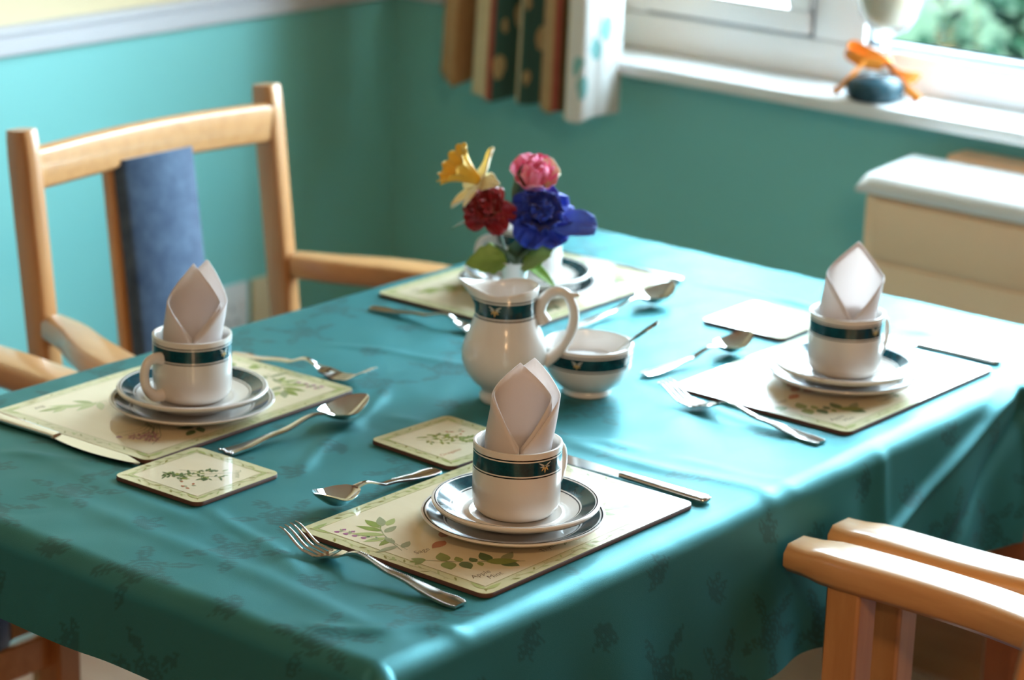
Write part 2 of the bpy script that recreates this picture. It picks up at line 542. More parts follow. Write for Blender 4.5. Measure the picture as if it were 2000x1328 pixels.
# the opening sash, standing a little proud of a dark gasket line
sx0, sx1, sz0, sz1 = WIN_X0 + 0.09, -2.0, WIN_Z0 + 0.058, WIN_Z1 - 0.058
wbox('gasket', [((sx0, y0 + 0.004, sz0), (sx1, y0 + 0.02, sz0 + 0.006)), ((sx0, y0 + 0.004, sz1 - 0.006), (sx1, y0 + 0.02, sz1)),
                ((sx0, y0 + 0.004, sz0), (sx0 + 0.006, y0 + 0.02, sz1)), ((sx1 - 0.006, y0 + 0.004, sz0), (sx1, y0 + 0.02, sz1))], M['gasket'], bevel=0)
a, b = 0.005, 0.043
sash = wbox('sash', [((sx0 + a, y0 - 0.012, sz0 + a), (sx1 - a, y0 + 0.05, sz0 + b)), ((sx0 + a, y0 - 0.012, sz1 - b), (sx1 - a, y0 + 0.05, sz1 - a)),
              ((sx0 + a, y0 - 0.012, sz0 + b), (sx0 + b, y0 + 0.05, sz1 - b)), ((sx1 - b, y0 - 0.012, sz0 + b), (sx1 - a, y0 + 0.05, sz1 - b))], M['upvc'])
def glass_mat():
    m = bpy.data.materials.new('window_glass'); m.use_nodes = True
    t = m.node_tree; t.nodes.clear()
    o = t.nodes.new('ShaderNodeOutputMaterial'); tr = t.nodes.new('ShaderNodeBsdfTransparent'); g = t.nodes.new('ShaderNodeBsdfGlossy')
    g.inputs['Roughness'].default_value = 0.02
    mx = t.nodes.new('ShaderNodeMixShader')
    mx.inputs[0].default_value = 0.04
    t.links.new(tr.outputs[0], mx.inputs[1]); t.links.new(g.outputs[0], mx.inputs[2]); t.links.new(mx.outputs[0], o.inputs[0])
    tr.inputs[0].default_value = (0.96, 0.98, 0.97, 1)
    return m
M['glass'] = glass_mat()
panes = [(sx0 + b, sx1 - b, sz0 + b, sz1 - b), (-1.91, WIN_X1 - 0.06, WIN_Z0 + 0.058, WIN_Z1 - 0.058)]
for x0, x1, z0, z1 in panes:
    p = link('pane', MB().box((x0, y0 + 0.03, z0), (x1, y0 + 0.034, z1)), M['glass'], win, smooth=False)
    if x0 > -1.95:
        e = 0.008
        wbox('glazing_bead', [((x0, y0 + 0.012, z0), (x1, y0 + 0.029, z0 + e)), ((x0, y0 + 0.012, z1 - e), (x1, y0 + 0.029, z1)),
                         ((x0, y0 + 0.012, z0), (x0 + e, y0 + 0.029, z1)), ((x1 - e, y0 + 0.012, z0), (x1, y0 + 0.029, z1))], M['gasket'], bevel=0)

# ------------------------------------------------------------------ dining table and cloth
TX0, TX1, TY0, TY1, TZ = -1.941, -1.215, 1.360, 2.580, 0.745
tb = thing('dining_table', 'wooden dining table hidden under the teal damask cloth', 'table', (-1.576, 1.969, 0))
link('tabletop', MB().box((TX0 + 0.006 + 1.576, TY0 + 0.006 - 1.969, 0.715), (TX1 - 0.006 + 1.576, TY1 - 0.006 - 1.969, 0.7425)), M['dark_wood'], tb, bevel=0.006)
link('apron', MB().box((-0.31, -0.57, 0.63), (0.31, -0.55, 0.715)).box((-0.31, 0.55, 0.63), (0.31, 0.57, 0.715))
     .box((-0.21, -0.55, 0.66), (-0.19, 0.55, 0.715)).box((0.19, -0.55, 0.66), (0.21, 0.55, 0.715)), M['dark_wood'], tb, bevel=0.002)
for sx in (-1, 1):
    for sy in (-1, 1):
        link('leg', MB().bar([(sx * 0.325, sy * 0.555, 0.0), (sx * 0.325, sy * 0.555, 0.715)], lambda t: 0.036 + 0.016 * t, lambda t: 0.036 + 0.016 * t, up=(0, 1, 0), b=0.005), M['dark_wood'], tb)

def leaf_mask(px, py, cx, cy, ang, L, W, serr=0.0):
    dx, dy = px - cx, py - cy
    c, s = math.cos(ang), math.sin(ang)
    u = (dx * c + dy * s) / L; v = (-dx * s + dy * c) / W
    prof = np.sin(np.clip(u, 0, 1) * PI) ** 0.8 * (1 - 0.25 * np.clip(u, 0, 1))
    if serr: prof = prof * (1 - serr * np.abs(np.sin(u * 16)))
    ins = (u > 0) & (u < 1) & (np.abs(v) < prof)
    vein = (np.abs(v) < 0.06) | (np.abs(np.mod(u * 6 + np.abs(v) * 1.6, 1) - 0.5) < 0.06)
    return ins & ~vein

def build_cloth():
    h = 0.0028
    dl, dr, df, db = 0.045, 0.19, 0.098, 0.19    # drops: wall side, chair side, near end, window end
    ss = np.arange(TX0 - dl, TX1 + dr + h / 2, h)
    tt = np.arange(TY0 - df, TY1 + db + h / 2, h)
    S, Tt = np.meshgrid(ss, tt, indexing='ij')
    rng = np.random.default_rng(5)
    def noise(X, Y, fmin, fmax, k):
        z = np.zeros_like(X)
        for _ in range(k):
            f = rng.uniform(fmin, fmax); a = rng.uniform(0, 2 * PI); ph = rng.uniform(0, 2 * PI)
            z += np.sin((X * math.cos(a) + Y * math.sin(a)) * f + ph)
        return z / math.sqrt(k)
    # overhang beyond each edge
    ox = np.where(S > TX1, S - TX1, np.where(S < TX0, S - TX0, 0.0))
    oy = np.where(Tt > TY1, Tt - TY1, np.where(Tt < TY0, Tt - TY0, 0.0))
    X = np.clip(S, TX0, TX1).copy(); Y = np.clip(Tt, TY0, TY1).copy()
    d = np.hypot(ox, oy)
    R = 0.021
    sgx, sgy = np.sign(ox), np.sign(oy)
    ax, ay = np.abs(ox), np.abs(oy)
    inx = np.clip(TX1 - S, 0, None); iny = np.clip(Tt - TY0, 0, None)
    # top relief: soft waves that die out at the objects' scale, plus pressed fold lines
    top = 0.0006 * noise(S, Tt, 18, 45, 14) + 0.00035 * noise(S, Tt, 60, 120, 14)
    def ridge(x0, y0, x1, y1, w, amp, arr):
        L = math.hypot(x1 - x0, y1 - y0); ux, uy = (x1 - x0) / L, (y1 - y0) / L
        u = ((S - x0) * ux + (Tt - y0) * uy) / L; v = -(S - x0) * uy + (Tt - y0) * ux
        v = v + 0.004 * np.sin(u * 9 + x0 * 40)
        arr += amp * np.exp(-(v / w) ** 2) * np.clip(u * 6, 0, 1) * np.clip((1 - u) * 6, 0, 1)
    for q in ((-1.66, 2.50, -1.21, 2.38, .010, .0022), (-1.70, 2.46, -1.33, 2.47, .006, .0016), (-1.46, 1.87, -1.13, 1.90, .012, .0022),
              (-1.34, 1.91, -1.16, 1.94, .010, .0008), (-1.62, 1.80, -1.35, 1.92, .010, .0020), (-1.75, 1.44, -1.20, 1.40, .014, .0020),
              (-1.60, 1.52, -1.36, 1.44, .010, .0018), (-1.85, 1.49, -1.50, 1.47, .012, .0014), (-1.68, 1.90, -1.55, 1.60, .008, .0016),
              (-1.90, 1.40, -1.72, 1.52, .010, .0014), (-1.30, 1.36, -1.19, 1.46, .010, .0025), (-1.50, 2.10, -1.24, 2.04, .010, .0022),
              (-1.84, 1.95, -1.62, 2.02, .009, .0014), (-1.45, 2.42, -1.25, 2.55, .009, .0016)):
        ridge(*q, top)
    top = np.clip(top, -0.0006, None)
    # where things stand the cloth lies flat
    for cx, cy, hx, hy in ((-1.34, 1.663, .10, .145), (-1.793, 1.691, .10, .145), (-1.344, 2.242, .10, .145), (-1.813, 2.290, .10, .145),
                           (-1.618, 1.55, .055, .055), (-1.522, 2.376, .055, .055), (-1.51, 1.79, .055, .055), (-1.58, 1.945, .03, .03), (-1.515, 2.02, .03, .03), (-1.653, 2.06, .03, .03)):
        k = np.exp(-np.clip(np.hypot(np.clip(np.abs(S - cx) - hx, 0, None), np.clip(np.abs(Tt - cy) - hy, 0, None)) / 0.018, 0, 6) ** 2)
        top *= 1 - 0.92 * k
    # hanging part
    arc = R * PI / 2
    bend = np.clip(d / arc, 0, 1) * PI / 2
    out = R * np.sin(bend); dn = R * (1 - np.cos(bend)) + np.clip(d - arc, 0, None)
    fall = np.clip((d - arc) / 0.17, 0, 1)
    # folds of the chair side drop: ripple in y, stronger towards the window end
    fx = 0.0035 * np.sin(Tt * 31 + 0.6) + 0.003 * np.sin(Tt * 53 + 2.0) + 0.010 * np.exp(-((Tt - 1.90 - 0.10 * fall) / 0.028) ** 2) * 0.7
    end = np.clip((Tt - 2.22) / 0.36, 0, 1)
    fx += end * (0.016 * np.sin((TY1 - Tt) * 46 - 2.4 * fall) )
    # the long diagonal fold that runs down from the window end corner, and the pleats beside it
    def pleat(v, w, amp, d0, d1):
        return amp * np.exp(-(v / w) ** 2) * np.clip((d - d0) / 0.02, 0, 1) * np.clip((d1 - d) / 0.035, 0, 1)
    fold = pleat(Tt - (2.42 - 2.9 * d), 0.022, 0.009, 0.004, 0.15) - pleat(Tt - (2.46 - 1.5 * d), 0.022, 0.006, 0.01, 0.30)
    fold += pleat(Tt - (2.385 + 0.02 * np.sin(d * 20)), 0.009, 0.006, 0.004, 0.40) + pleat(Tt - 2.095, 0.011, 0.0025, 0.01, 0.40) - pleat(Tt - 2.06, 0.020, 0.003, 0.03, 0.40)
    fy = 0.003 * np.sin(S * 23 + 1.0) + 0.002 * np.sin(S * 47)
    sdx = ax > 0; sdy = ay > 0
    corner = sdx & sdy
    flare = 0.016 * fall
    onlyx = sdx & ~sdy; onlyy = sdy & ~sdx
    X[onlyx] += (sgx * (out + flare + fx * fall + np.where(sgx > 0, fold, 0)))[onlyx]
    Y[onlyy] += (sgy * (out + 0.006 * fall + fy * fall))[onlyy]
    th = np.arctan2(ay, ax)
    ear = 0.55 * np.sin(2 * th) ** 1.0
    hor = out + flare + d * ear * 0.55
    X[corner] += (sgx * hor * np.cos(th))[corner]
    Y[corner] += (sgy * hor * np.sin(th))[corner]
    Z = TZ - dn
    Zc = TZ - dn * np.sqrt(np.clip(1 - (ear * 0.55) ** 2, 0, 1))
    Z[corner] = Zc[corner]
    Z = Z + top * (1 - fall)
    # damask figure
    A = np.zeros(S.shape)
    mot = np.random.default_rng(3)
    fs, ft = S.ravel(), Tt.ravel(); Af = A.ravel()
    row = 0
    y = TY0 - 0.09
    while y < TY1 + 0.2:
        x = TX0 - 0.15 + (row % 2) * 0.075
        k = row
        while x < TX1 + 0.2:
            big = (k % 2 == 0)
            cx, cy = x + mot.uniform(-.008, .008), y + mot.uniform(-.008, .008)
            near = np.nonzero((np.abs(fs - cx) < 0.06) & (np.abs(ft - cy) < 0.06))[0]
            if len(near):
                px, py = fs[near], ft[near]
                mk = np.zeros(len(near), bool)
                a0 = mot.uniform(0, 2 * PI)
                if big:
                    r = np.hypot(px - cx, py - cy); an = np.arctan2(py - cy, px - cx)
                    mk |= (r < 0.021 * (1 + 0.12 * np.cos(5 * an))) & (np.mod(r / 0.0065 + an / (2 * PI) * 2, 1) > 0.22)
                    for q in range(5):
                        a1 = a0 + q * 2 * PI / 5
                        mk |= leaf_mask(px, py, cx + 0.020 * math.cos(a1), cy + 0.020 * math.sin(a1), a1 + mot.uniform(-.5, .5), 0.032, 0.0095, 0.35)
                else:
                    for q in range(4):
                        a1 = a0 + (q - 1.5) * 0.75
                        mk |= leaf_mask(px, py, cx - 0.012 * math.cos(a0), cy - 0.012 * math.sin(a0), a1, 0.030 - 0.004 * abs(q - 1.5), 0.0075, 0.3)
                    r = np.hypot(px - cx - 0.010 * math.cos(a0 + 3), py - cy - 0.010 * math.sin(a0 + 3))
                    mk |= r < 0.006
                Af[near] = np.maximum(Af[near], mk)
            x += 0.105; k += 1
        y += 0.088; row += 1
    A = Af.reshape(S.shape)
    nu, nv = S.shape
    verts = np.stack([X - (-1.576), Y - 1.969, Z], -1).reshape(-1, 3)
    idx = np.arange(nu * nv).reshape(nu, nv)
    quads = np.stack([idx[:-1, :-1], idx[1:, :-1], idx[1:, 1:], idx[:-1, 1:]], -1).reshape(-1, 4)
    me = bpy.data.meshes.new('tablecloth')
    me.vertices.add(len(verts)); me.vertices.foreach_set('co', verts.ravel())
    me.loops.add(quads.size); me.loops.foreach_set('vertex_index', quads.ravel())
    me.polygons.add(len(quads)); me.polygons.foreach_set('loop_start', np.arange(0, quads.size, 4))
    at = me.attributes.new('damask', 'FLOAT', 'POINT'); at.data.foreach_set('value', A.ravel())
    me.materials.append(M['cloth'])
    me.update(); me.validate()
    me.polygons.foreach_set('use_smooth', [True] * len(me.polygons))
    o = bpy.data.objects.new('tablecloth', me); COL.objects.link(o); o.location = (-1.576, 1.969, 0)
    tag(o, 'teal damask tablecloth with woven roses and leaves draped over the table', 'tablecloth')
    # hem stitched along the lower edge
    per = [(i, 0) for i in range(nu)] + [(nu - 1, j) for j in range(nv)] + [(i, nv - 1) for i in range(nu - 1, -1, -1)] + [(0, j) for j in range(nv - 1, -1, -1)]
    return o
build_cloth()
ZC = TZ + 0.0006     # what stands on the cloth

# ------------------------------------------------------------------ place mats and coasters
def leaf_poly(cx, cy, ang, L, W, n=7, bend=0.0):
    c, s = math.cos(ang), math.sin(ang)
    pts = []
    for sgn, rng in ((1, range(n + 1)), (-1, range(n - 1, 0, -1))):
        for k in rng:
            u = k / n
            v = sgn * W / 2 * (math.sin(PI * u ** 0.8)) ** 0.9 + bend * L * math.sin(PI * u)
            x = u * L
            pts.append((cx + x * c - v * s, cy + x * s + v * c))
    return pts
def stroke(pts, w):
    """flat ribbon along 2D points"""
    out_l, out_r = [], []
    for i, p in enumerate(pts):
        a = pts[max(0, i - 1)]; b = pts[min(len(pts) - 1, i + 1)]
        dx, dy = b[0] - a[0], b[1] - a[1]; L = math.hypot(dx, dy) or 1
        out_l.append((p[0] - dy / L * w / 2, p[1] + dx / L * w / 2)); out_r.append((p[0] + dy / L * w / 2, p[1] - dx / L * w / 2))
    return out_l, out_r
class Print:
    """flat print in mm, x = diner's right, y = away from the diner"""
    def __init__(self, z, dz=0.00006):
        self.m = MB(); self.z = z; self.k = 0; self.dz = dz
    def zz(self):
        self.k += 1
        return self.z + (self.k % 9) * 0.000012
    def poly(self, pts, mi): self.m.flat([(x / 1000, y / 1000) for x, y in pts], self.zz(), mi)
    def leaf(self, cx, cy, deg, L, W, mi, bend=0): self.poly(leaf_poly(cx, cy, math.radians(deg), L, W, 7, bend), mi)
    def line(self, pts, w, mi):
        l, r = stroke(pts, w); z = self.zz(); n = len(l)
        self.m.add([(x / 1000, y / 1000, z) for x, y in l + r], [(i, i + 1, n + i + 1, n + i) for i in range(n - 1)], mi)
    def disc(self, cx, cy, r, mi, n=9, wob=0.0):
        self.poly([(cx + r * (1 + wob * math.cos(3 * a)) * math.cos(a), cy + r * (1 + wob * math.cos(3 * a)) * math.sin(a)) for a in [2 * PI * k / n for k in range(n)]], mi)
    def frame(self, w, h, t, mi):
        for a, b in (((-w, -h), (w, -h)), ((w, -h), (w, h)), ((w, h), (-w, h)), ((-w, h), (-w, -h))): self.line([a, b], t, mi)
    def text(self, body, cx, cy, size, rot, mi, shear=0.25):
        cu = bpy.data.curves.new('lettering', 'FONT'); cu.body = body; cu.size = size; cu.align_x = 'CENTER'; cu.align_y = 'CENTER'; cu.shear = shear; cu.resolution_u = 3
        cu.offset = -0.05
        ob = bpy.data.objects.new('lettering', cu); COL.objects.link(ob)
        bpy.context.view_layer.update()
        me = bpy.data.meshes.new_from_object(ob)
        c, s = math.cos(math.radians(rot)), math.sin(math.radians(rot)); z = self.zz()
        self.m.add([((cx + v.co.x * c - v.co.y * s) / 1000, (cy + v.co.x * s + v.co.y * c) / 1000, z) for v in me.vertices], [tuple(p.vertices) for p in me.polygons], mi)
        bpy.data.objects.remove(ob); bpy.data.curves.remove(cu); bpy.data.meshes.remove(me)

def vine(p, x0, y0, x1, y1, n, seed):
    r = random.Random(seed)
    L = math.hypot(x1 - x0, y1 - y0); ang = math.atan2(y1 - y0, x1 - x0); c, s = math.cos(ang), math.sin(ang)
    pts = []
    for k in range(31):
        u = k / 30 * L; v = 1.3 * math.sin(u / L * PI * n)
        pts.append((x0 + u * c - v * s, y0 + u * s + v * c))
    p.line(pts, 0.35, OLIVE)
    for k in range(n * 2 + 1):
        u = (k + 0.3) / (n * 2 + 1) * L; sg = 1 if k % 2 else -1
        q = (x0 + u * c, y0 + u * s)
        if k % 4 == 1:
            cc = [(q[0] - s * 2.6 * sg + 1.5 * math.cos(t * 0.7), q[1] + c * 2.6 * sg + 1.5 * math.sin(t * 0.7)) for t in range(10)]
            p.line(cc, 0.35, OLIVE)
        else:
            p.leaf(q[0], q[1], math.degrees(ang) + sg * r.uniform(22, 48), r.uniform(6, 9), 2.0, PALE if k % 3 else OLIVE)
def corner_sprig(p, x, y, size=1.0):
    sx, sy = (1 if x > 0 else -1), (1 if y > 0 else -1)
    p.leaf(x, y, 90 * (1 if sy < 0 else -1) + (-8 * sx * (1 if sy < 0 else -1) * -1), 20 * size, 5.0 * size, PALE, 0.05)
    p.leaf(x, y, 0 if sx < 0 else 180, 20 * size, 5.0 * size, PALE, -0.05)
    p.line([(x + sx * 4 * size, y + sy * 4 * size), (x, y)], 0.5, OLIVE)
    p.disc(x + sx * .5, y + sy * .5, 1.4 * size, OLIVE)

def mat_print(p):
    W, H = 152.5, 110.6
    p.frame(138, 97.5, 0.55, OLIVE)
    for x in (-142, 142):
        for y in (-101.5, 101.5): corner_sprig(p, x, y)
    for y in (-104, 104):
        vine(p, -112, y, -6, y, 5, 3); vine(p, 112, y, 6, y, 5, 4)
        p.leaf(0, y, 60, 5, 3, PALE); p.leaf(0, y, -60, 5, 3, PALE); p.leaf(0, y, 120, 5, 3, PALE); p.leaf(0, y, 240, 5, 3, PALE)
    for x in (-145, 145):
        vine(p, x, -74, x, -5, 3, 5); vine(p, x, 74, x, 5, 3, 6)
        p.leaf(x, 0, 60, 5, 3, PALE); p.leaf(x, 0, 240, 5, 3, PALE); p.leaf(x, 0, 150, 5, 3, PALE)
    # sage: leaf fan with a flower spike (diner's far left)
    p.line([(-126, 8), (-118, 26), (-108, 46), (-96, 62)], 0.9, GREY)
    for x, y, a, L, w, mi in ((-108, 44, 128, 30, 9, PALE), (-103, 52, 104, 27, 9, GREEN), (-98, 58, 78, 25, 10, GREEN), (-94, 60, 48, 24, 9, GREY), (-90, 58, 22, 20, 8, PALE),
                              (-112, 38, 158, 24, 8, PALE), (-110, 34, 190, 22, 7, GREEN), (-104, 48, 10, 20, 8, GREY), (-118, 24, 70, 18, 7, GREY), (-120, 18, 172, 26, 7, GREY), (-121, 12, 20, 18, 8, GREY)):
        p.leaf(x, y, a, L, w, mi)
    p.line([(-121, 6), (-117, 24), (-120, 44), (-125, 62), (-128, 80)], 0.7, GREY)
    for k in range(6):
        y = 32 + k * 9; x = -117 - 0.21 * (y - 24)
        p.leaf(x, y, 60, 7, 3, DARK if k < 3 else GREY); p.leaf(x, y, 140, 7, 3, GREY)
        if k > 1:
            p.disc(x - 4, y + 3, 2.6, PURPLE, 7, .25); p.disc(x + 4.5, y + 2, 2.2, PURPLE, 7, .25)
    p.text('Sage', -115, -5, 9.5, -6, INK)
    # apple mint along the near left corner
    st = [(-136, -12), (-124, -28), (-114, -42), (-104, -53), (-88, -68), (-70, -86)]
    p.line(st, 0.8, DARK)
    for x, y, a, L, w, mi in ((-128, -22, 118, 14, 7, GREEN), (-128, -22, 150, 16, 7, GREEN), (-130, -20, 190, 14, 6, GREEN), (-119, -36, 52, 21, 13, GREEN), (-118, -37, 232, 19, 14, GREEN),
                              (-110, -46, 60, 12, 8, GREEN), (-109, -47, 245, 18, 12, DARK), (-101, -56, 70, 11, 8, DARK), (-99, -58, 235, 10, 6, GREEN),
                              (-92, -64, 62, 22, 12, DARK), (-84, -72, 18, 24, 10, GREY), (-95, -62, 318, 30, 14, GREEN), (-86, -70, 282, 20, 14, DARK)):
        p.leaf(x, y, a, L, w, mi)
    p.text('Apple', -120.5, -77, 9.5, -4, INK); p.text('Mint', -114, -87.5, 9.5, -4, INK)
    # thyme label and sprig
    p.text('Thyme', -31, -81, 9, 4, INK)
    for k in range(12):
        p.leaf(-14 + 2.2 * k, -86 + 3.0 * k, 30 + 137 * k, 6, 3, DARK if k % 2 else GREEN)
    p.line([(-16, -88), (12, -52)], .6, DARK)
    # bay leaves at the near right
    p.line([(52, -50), (78, -60), (100, -72)], 0.9, GREEN)
    for x, y, a, L, w, mi in ((70, -56, -20, 36, 9, PALE), (62, -54, 8, 34, 9, PALE), (84, -62, -42, 28, 8, PALE), (66, -56, -62, 22, 9, GREEN), (60, -52, 50, 26, 9, PALE), (92, -66, 10, 24, 8, PALE), (96, -68, -14, 28, 8, GREEN)):
        p.leaf(x, y, a, L, w, mi)
    p.text('Bay', 112, -84, 9, 3, INK)
    # chives at the far right
    for k in range(6):
        x = 112 + 5.5 * math.cos(k * 2.3); y = 50 + 7 * math.sin(k * 2.1)
    for bx, by in ((96, 58), (110, 52), (104, 68)):
        p.line([(64 + .2 * by, 30), (80, 40 + .1 * by), (bx, by)], 0.7, DARK)
        for k in range(14):
            a = k * 2.399; r = 5.5 * math.sqrt(k / 14)
            p.leaf(bx + r * math.cos(a), by + r * math.sin(a), math.degrees(a), 5, 2.2, PURPLE)
    for k in range(6):
        p.line([(66, 28 + 2 * k), (92, 38 + 6 * k), (116, 30 + 10 * k)], 0.55, DARK if k % 2 else GREEN)
    p.disc(122, 40, 3.2, PURPLE, 7, .3)
    # fruit at the middle, under the plate
    for x, y, a in ((-78, 4, 20), (-70, -2, -30), (-82, -4, 190), (-66, 8, 60)): p.leaf(x, y, a, 22, 11, RED)
    for x, y, a in ((-52, -18, -70), (-44, -24, -30), (-50, 4, 40), (48, 76, 60), (58, 80, 20), (52, 74, -40)): p.leaf(x, y, a, 18, 9, DARK)

def coaster_print(p, seed, dark):
    r = random.Random(seed)
    p.frame(43, 43, 0.45, OLIVE)
    for x in (-46.5, 46.5):
        for y in (-46.5, 46.5): corner_sprig(p, x, y, 0.75)
    for s in (-1, 1):
        vine(p, -32, 48 * s, 32, 48 * s, 4, seed); vine(p, 48 * s, -32, 48 * s, 32, 4, seed + 1)
    for k in range(74):
        u = r.random(); a = r.uniform(0, 2 * PI)
        x = -12 + 36 * u + 13 * (1 - 0.6 * u) * math.cos(a); y = 16 - 34 * u + 13 * (1 - 0.6 * u) * math.sin(a)
        p.leaf(x, y, r.uniform(0, 360), r.uniform(5, 8), r.uniform(2.2, 3.2), (DARK if dark else GREEN) if r.random() < .75 else (GREEN if dark else OLIVE))
    for q in ((-24, 22, 10, -12), (-12, 24, 22, -20), (-20, 8, 4, -20)): p.line([(q[0], q[1]), ((q[0] + q[2]) / 2 + 2, (q[1] + q[3]) / 2 + 2), (q[2], q[3])], 0.6, DARK if dark else OLIVE)
    for k in range(8):
        x = 22 + r.uniform(-8, 12); y = 6 + r.uniform(-8, 14)
        p.leaf(x, y, r.uniform(0, 360), 5, 3, RED if k % 2 else GREY)
    p.text('Thyme' if dark else 'Oregano', -26, 28 if dark else -26, 8, 45 if dark else 0, RED if not dark else GREY)

def make_mat(name, w, h, rr, inset, printer, inner, z_th):
    root = bpy.data.objects.new(name, None); root.empty_display_size = .02; COL.objects.link(root)
    mb = MB()
    P0 = rounded_rect(w, h, rr); P1 = rounded_rect(w - 0.0012, h - 0.0012, rr - 0.0006)
    mb.prism(P0, 0, z_th - 0.0006, top=False)
    n = len(P0)
    mb.add([(x, y, z_th - 0.0006) for x, y in P0] + [(x, y, z_th) for x, y in P1], [(i, (i + 1) % n, n + (i + 1) % n, n + i) for i in range(n)])
    mb.flat(P1, z_th)
    link('board', mb, M['hardboard'], root, angle=60)
    link('printed_face', MB().prism(rounded_rect(w - 0.0008, h - 0.0008, rr - 0.0004), z_th + 0.0001, z_th + 0.0004), M['mat_border'], root, smooth=False)
    link('inner_panel', MB().flat(rounded_rect(2 * inner[0] / 1000, 2 * inner[1] / 1000, 0.0005, 1), z_th + 0.00048), M['mat_cream'], root, smooth=False)
    p = Print(z_th + 0.00056)
    printer(p)
    link('herb_print', p.m, PRINTS, root, smooth=False)
    return root
placemat = make_mat('placemat', 0.305, 0.2213, 0.010, 0.0, mat_print, (138, 97.5), 0.0036)
MATS = {'N': (-1.3398, 1.6633, PI / 2), 'L': (-1.7927, 1.6908, -PI / 2 + math.radians(1.8)), 'R': (-1.3443, 2.2425, PI / 2), 'F': (-1.8126, 2.2897, -PI / 2 + math.radians(0.8))}
MAT_LABEL = {
    'N': 'herb print placemat under the nearest cup, lettered Sage and Apple Mint',
    'L': 'herb print placemat with purple chive flowers under the cup beside the wall side chairs',
    'R': 'herb print placemat whitened by window glare under the cup in front of the heater',
    'F': 'pale herb print placemat behind the milk jug and flower vase'}
for k in 'NLRF':
    o = placemat if k == 'N' else copy_tree(placemat)
    x, y, a = MATS[k]
    o.location = (x, y, ZC); o.rotation_euler = (0, 0, a)
    tag(o, MAT_LABEL[k], 'placemat', 'herb print placemats')

COASTERS = [(-1.6179, 1.5500, math.radians(-90 + 1.3), True, 'square coaster printed with dark green thyme, at the corner of the wall side placemat'),
            (-1.5097, 1.7900, math.radians(90 - 3), False, 'square herb print coaster with olive sprig just behind the nearest cup'),
            (-1.5217, 2.3761, math.radians(90 + .8), False, 'square coaster glaring white beside the cup in front of the heater')]
for i, (x, y, a, dk, lb) in enumerate(COASTERS):
    c = make_mat('coaster', 0.1122, 0.1122, 0.009, 0.0, lambda p, i=i, dk=dk: coaster_print(p, 20 + i, dk), (43, 43), 0.0036)
    c.location = (x, y, ZC); c.rotation_euler = (0, 0, a)
    tag(c, lb, 'coaster', 'herb print coasters')

# ------------------------------------------------------------------ crockery
def emblem(parent, rad, z, size, az, slope=0.0):
    """little lotus of drops and wings printed on a curved wall of radius rad(z)"""
    mb = MB()
    def put(poly, mi, lift):
        v = []
        for x, y in poly:
            zz = z + y
            r = rad(zz) + lift
            a = az + x / r
            v.append((r * math.cos(a), r * math.sin(a), zz))
        mb.add(v, [tuple(range(len(v)))], mi)
    s = size
    for dx, ang, L, W in ((0, -90, 1.0, .30), (-.12, -128, .78, .26), (.12, -52, .78, .26)):
        put([(x, y) for x, y in leaf_poly(dx * s, 0.1 * s, math.radians(ang), L * s, W * s, 5)], 0, 0.00022)
    for sg in (-1, 1):
        put(leaf_poly(sg * .1 * s, .22 * s, math.radians(90 - sg * 62), 1.15 * s, .24 * s, 5), 1, 0.0002)
        put(leaf_poly(sg * .1 * s, .12 * s, math.radians(90 - sg * 92), .8 * s, .18 * s, 5), 1, 0.0002)
    put([(.07 * s * math.cos(t), .3 * s + .07 * s * math.sin(t)) for t in [k * PI / 4 for k in range(8)]], 0, 0.00025)
    return link('emblem', mb, [M['gold'], M['silver_print']], parent, smooth=False)

def cup_handle():
    pts = spline([(0.0385, 0, 0.0480), (0.048, 0, 0.0505), (0.0580, 0, 0.0475), (0.0620, 0, 0.036), (0.0590, 0, 0.022), (0.050, 0, 0.0120), (0.0385, 0, 0.0100)], 26)
    def sec(i, t):
        w = 0.0052 + 0.0016 * abs(2 * t - 1) ** 2; h = 0.0036 + 0.0012 * abs(2 * t - 1) ** 3
        return [(w * math.cos(q), h * math.sin(q)) for q in [2 * PI * k / 12 for k in range(12)]]
    return MB().sweep(pts, sec, up=(0, 1, 0.001))
def make_cup(haz, eaz):
    root = bpy.data.objects.new('cup', None); root.empty_display_size = .02; COL.objects.link(root)
    prof = [(0.0001, 0.002), (0.026, 0.002), (0.027, 0.0), (0.030, 0.0), (0.0335, 0.0018), (0.0378, 0.0060), (0.0394, 0.011), (0.0399, 0.022), (0.0400, 0.062), (0.0403, 0.0655),
            (0.0400, 0.0674), (0.0386, 0.0679)]
    inner = [(0.0386, 0.0679), (0.0370, 0.0668), (0.0366, 0.061), (0.0363, 0.013), (0.0335, 0.0075), (0.0001, 0.0060)]
    link('cup_body', MB().lathe(prof, 72).lathe(inner, 72, 1), [M['cup'], M['china']], root, angle=60)
    h = link('handle', cup_handle(), M['china'], root, angle=80); h.rotation_euler = (0, 0, haz)
    emblem(root, lambda z: 0.0400, 0.0540, 0.0062, eaz)
    return root
def plate_profile(R, H, foot, t=0.0032):
    return [(0.0001, 0.0024), (foot - .004, 0.0024), (foot - .003, 0), (foot, 0), (foot + .002, 0.003), (R * .80, H * .42), (R - .004, H - .004), (R, H - 0.0012),
            (R - .0004, H), (R - .003, H + .0002), (R - .006, H - .0006), (R * .84, H * .62), (R * .70, 0.0062), (R * .64, 0.0052), (foot - .008, 0.005), (0.0001, 0.005)]
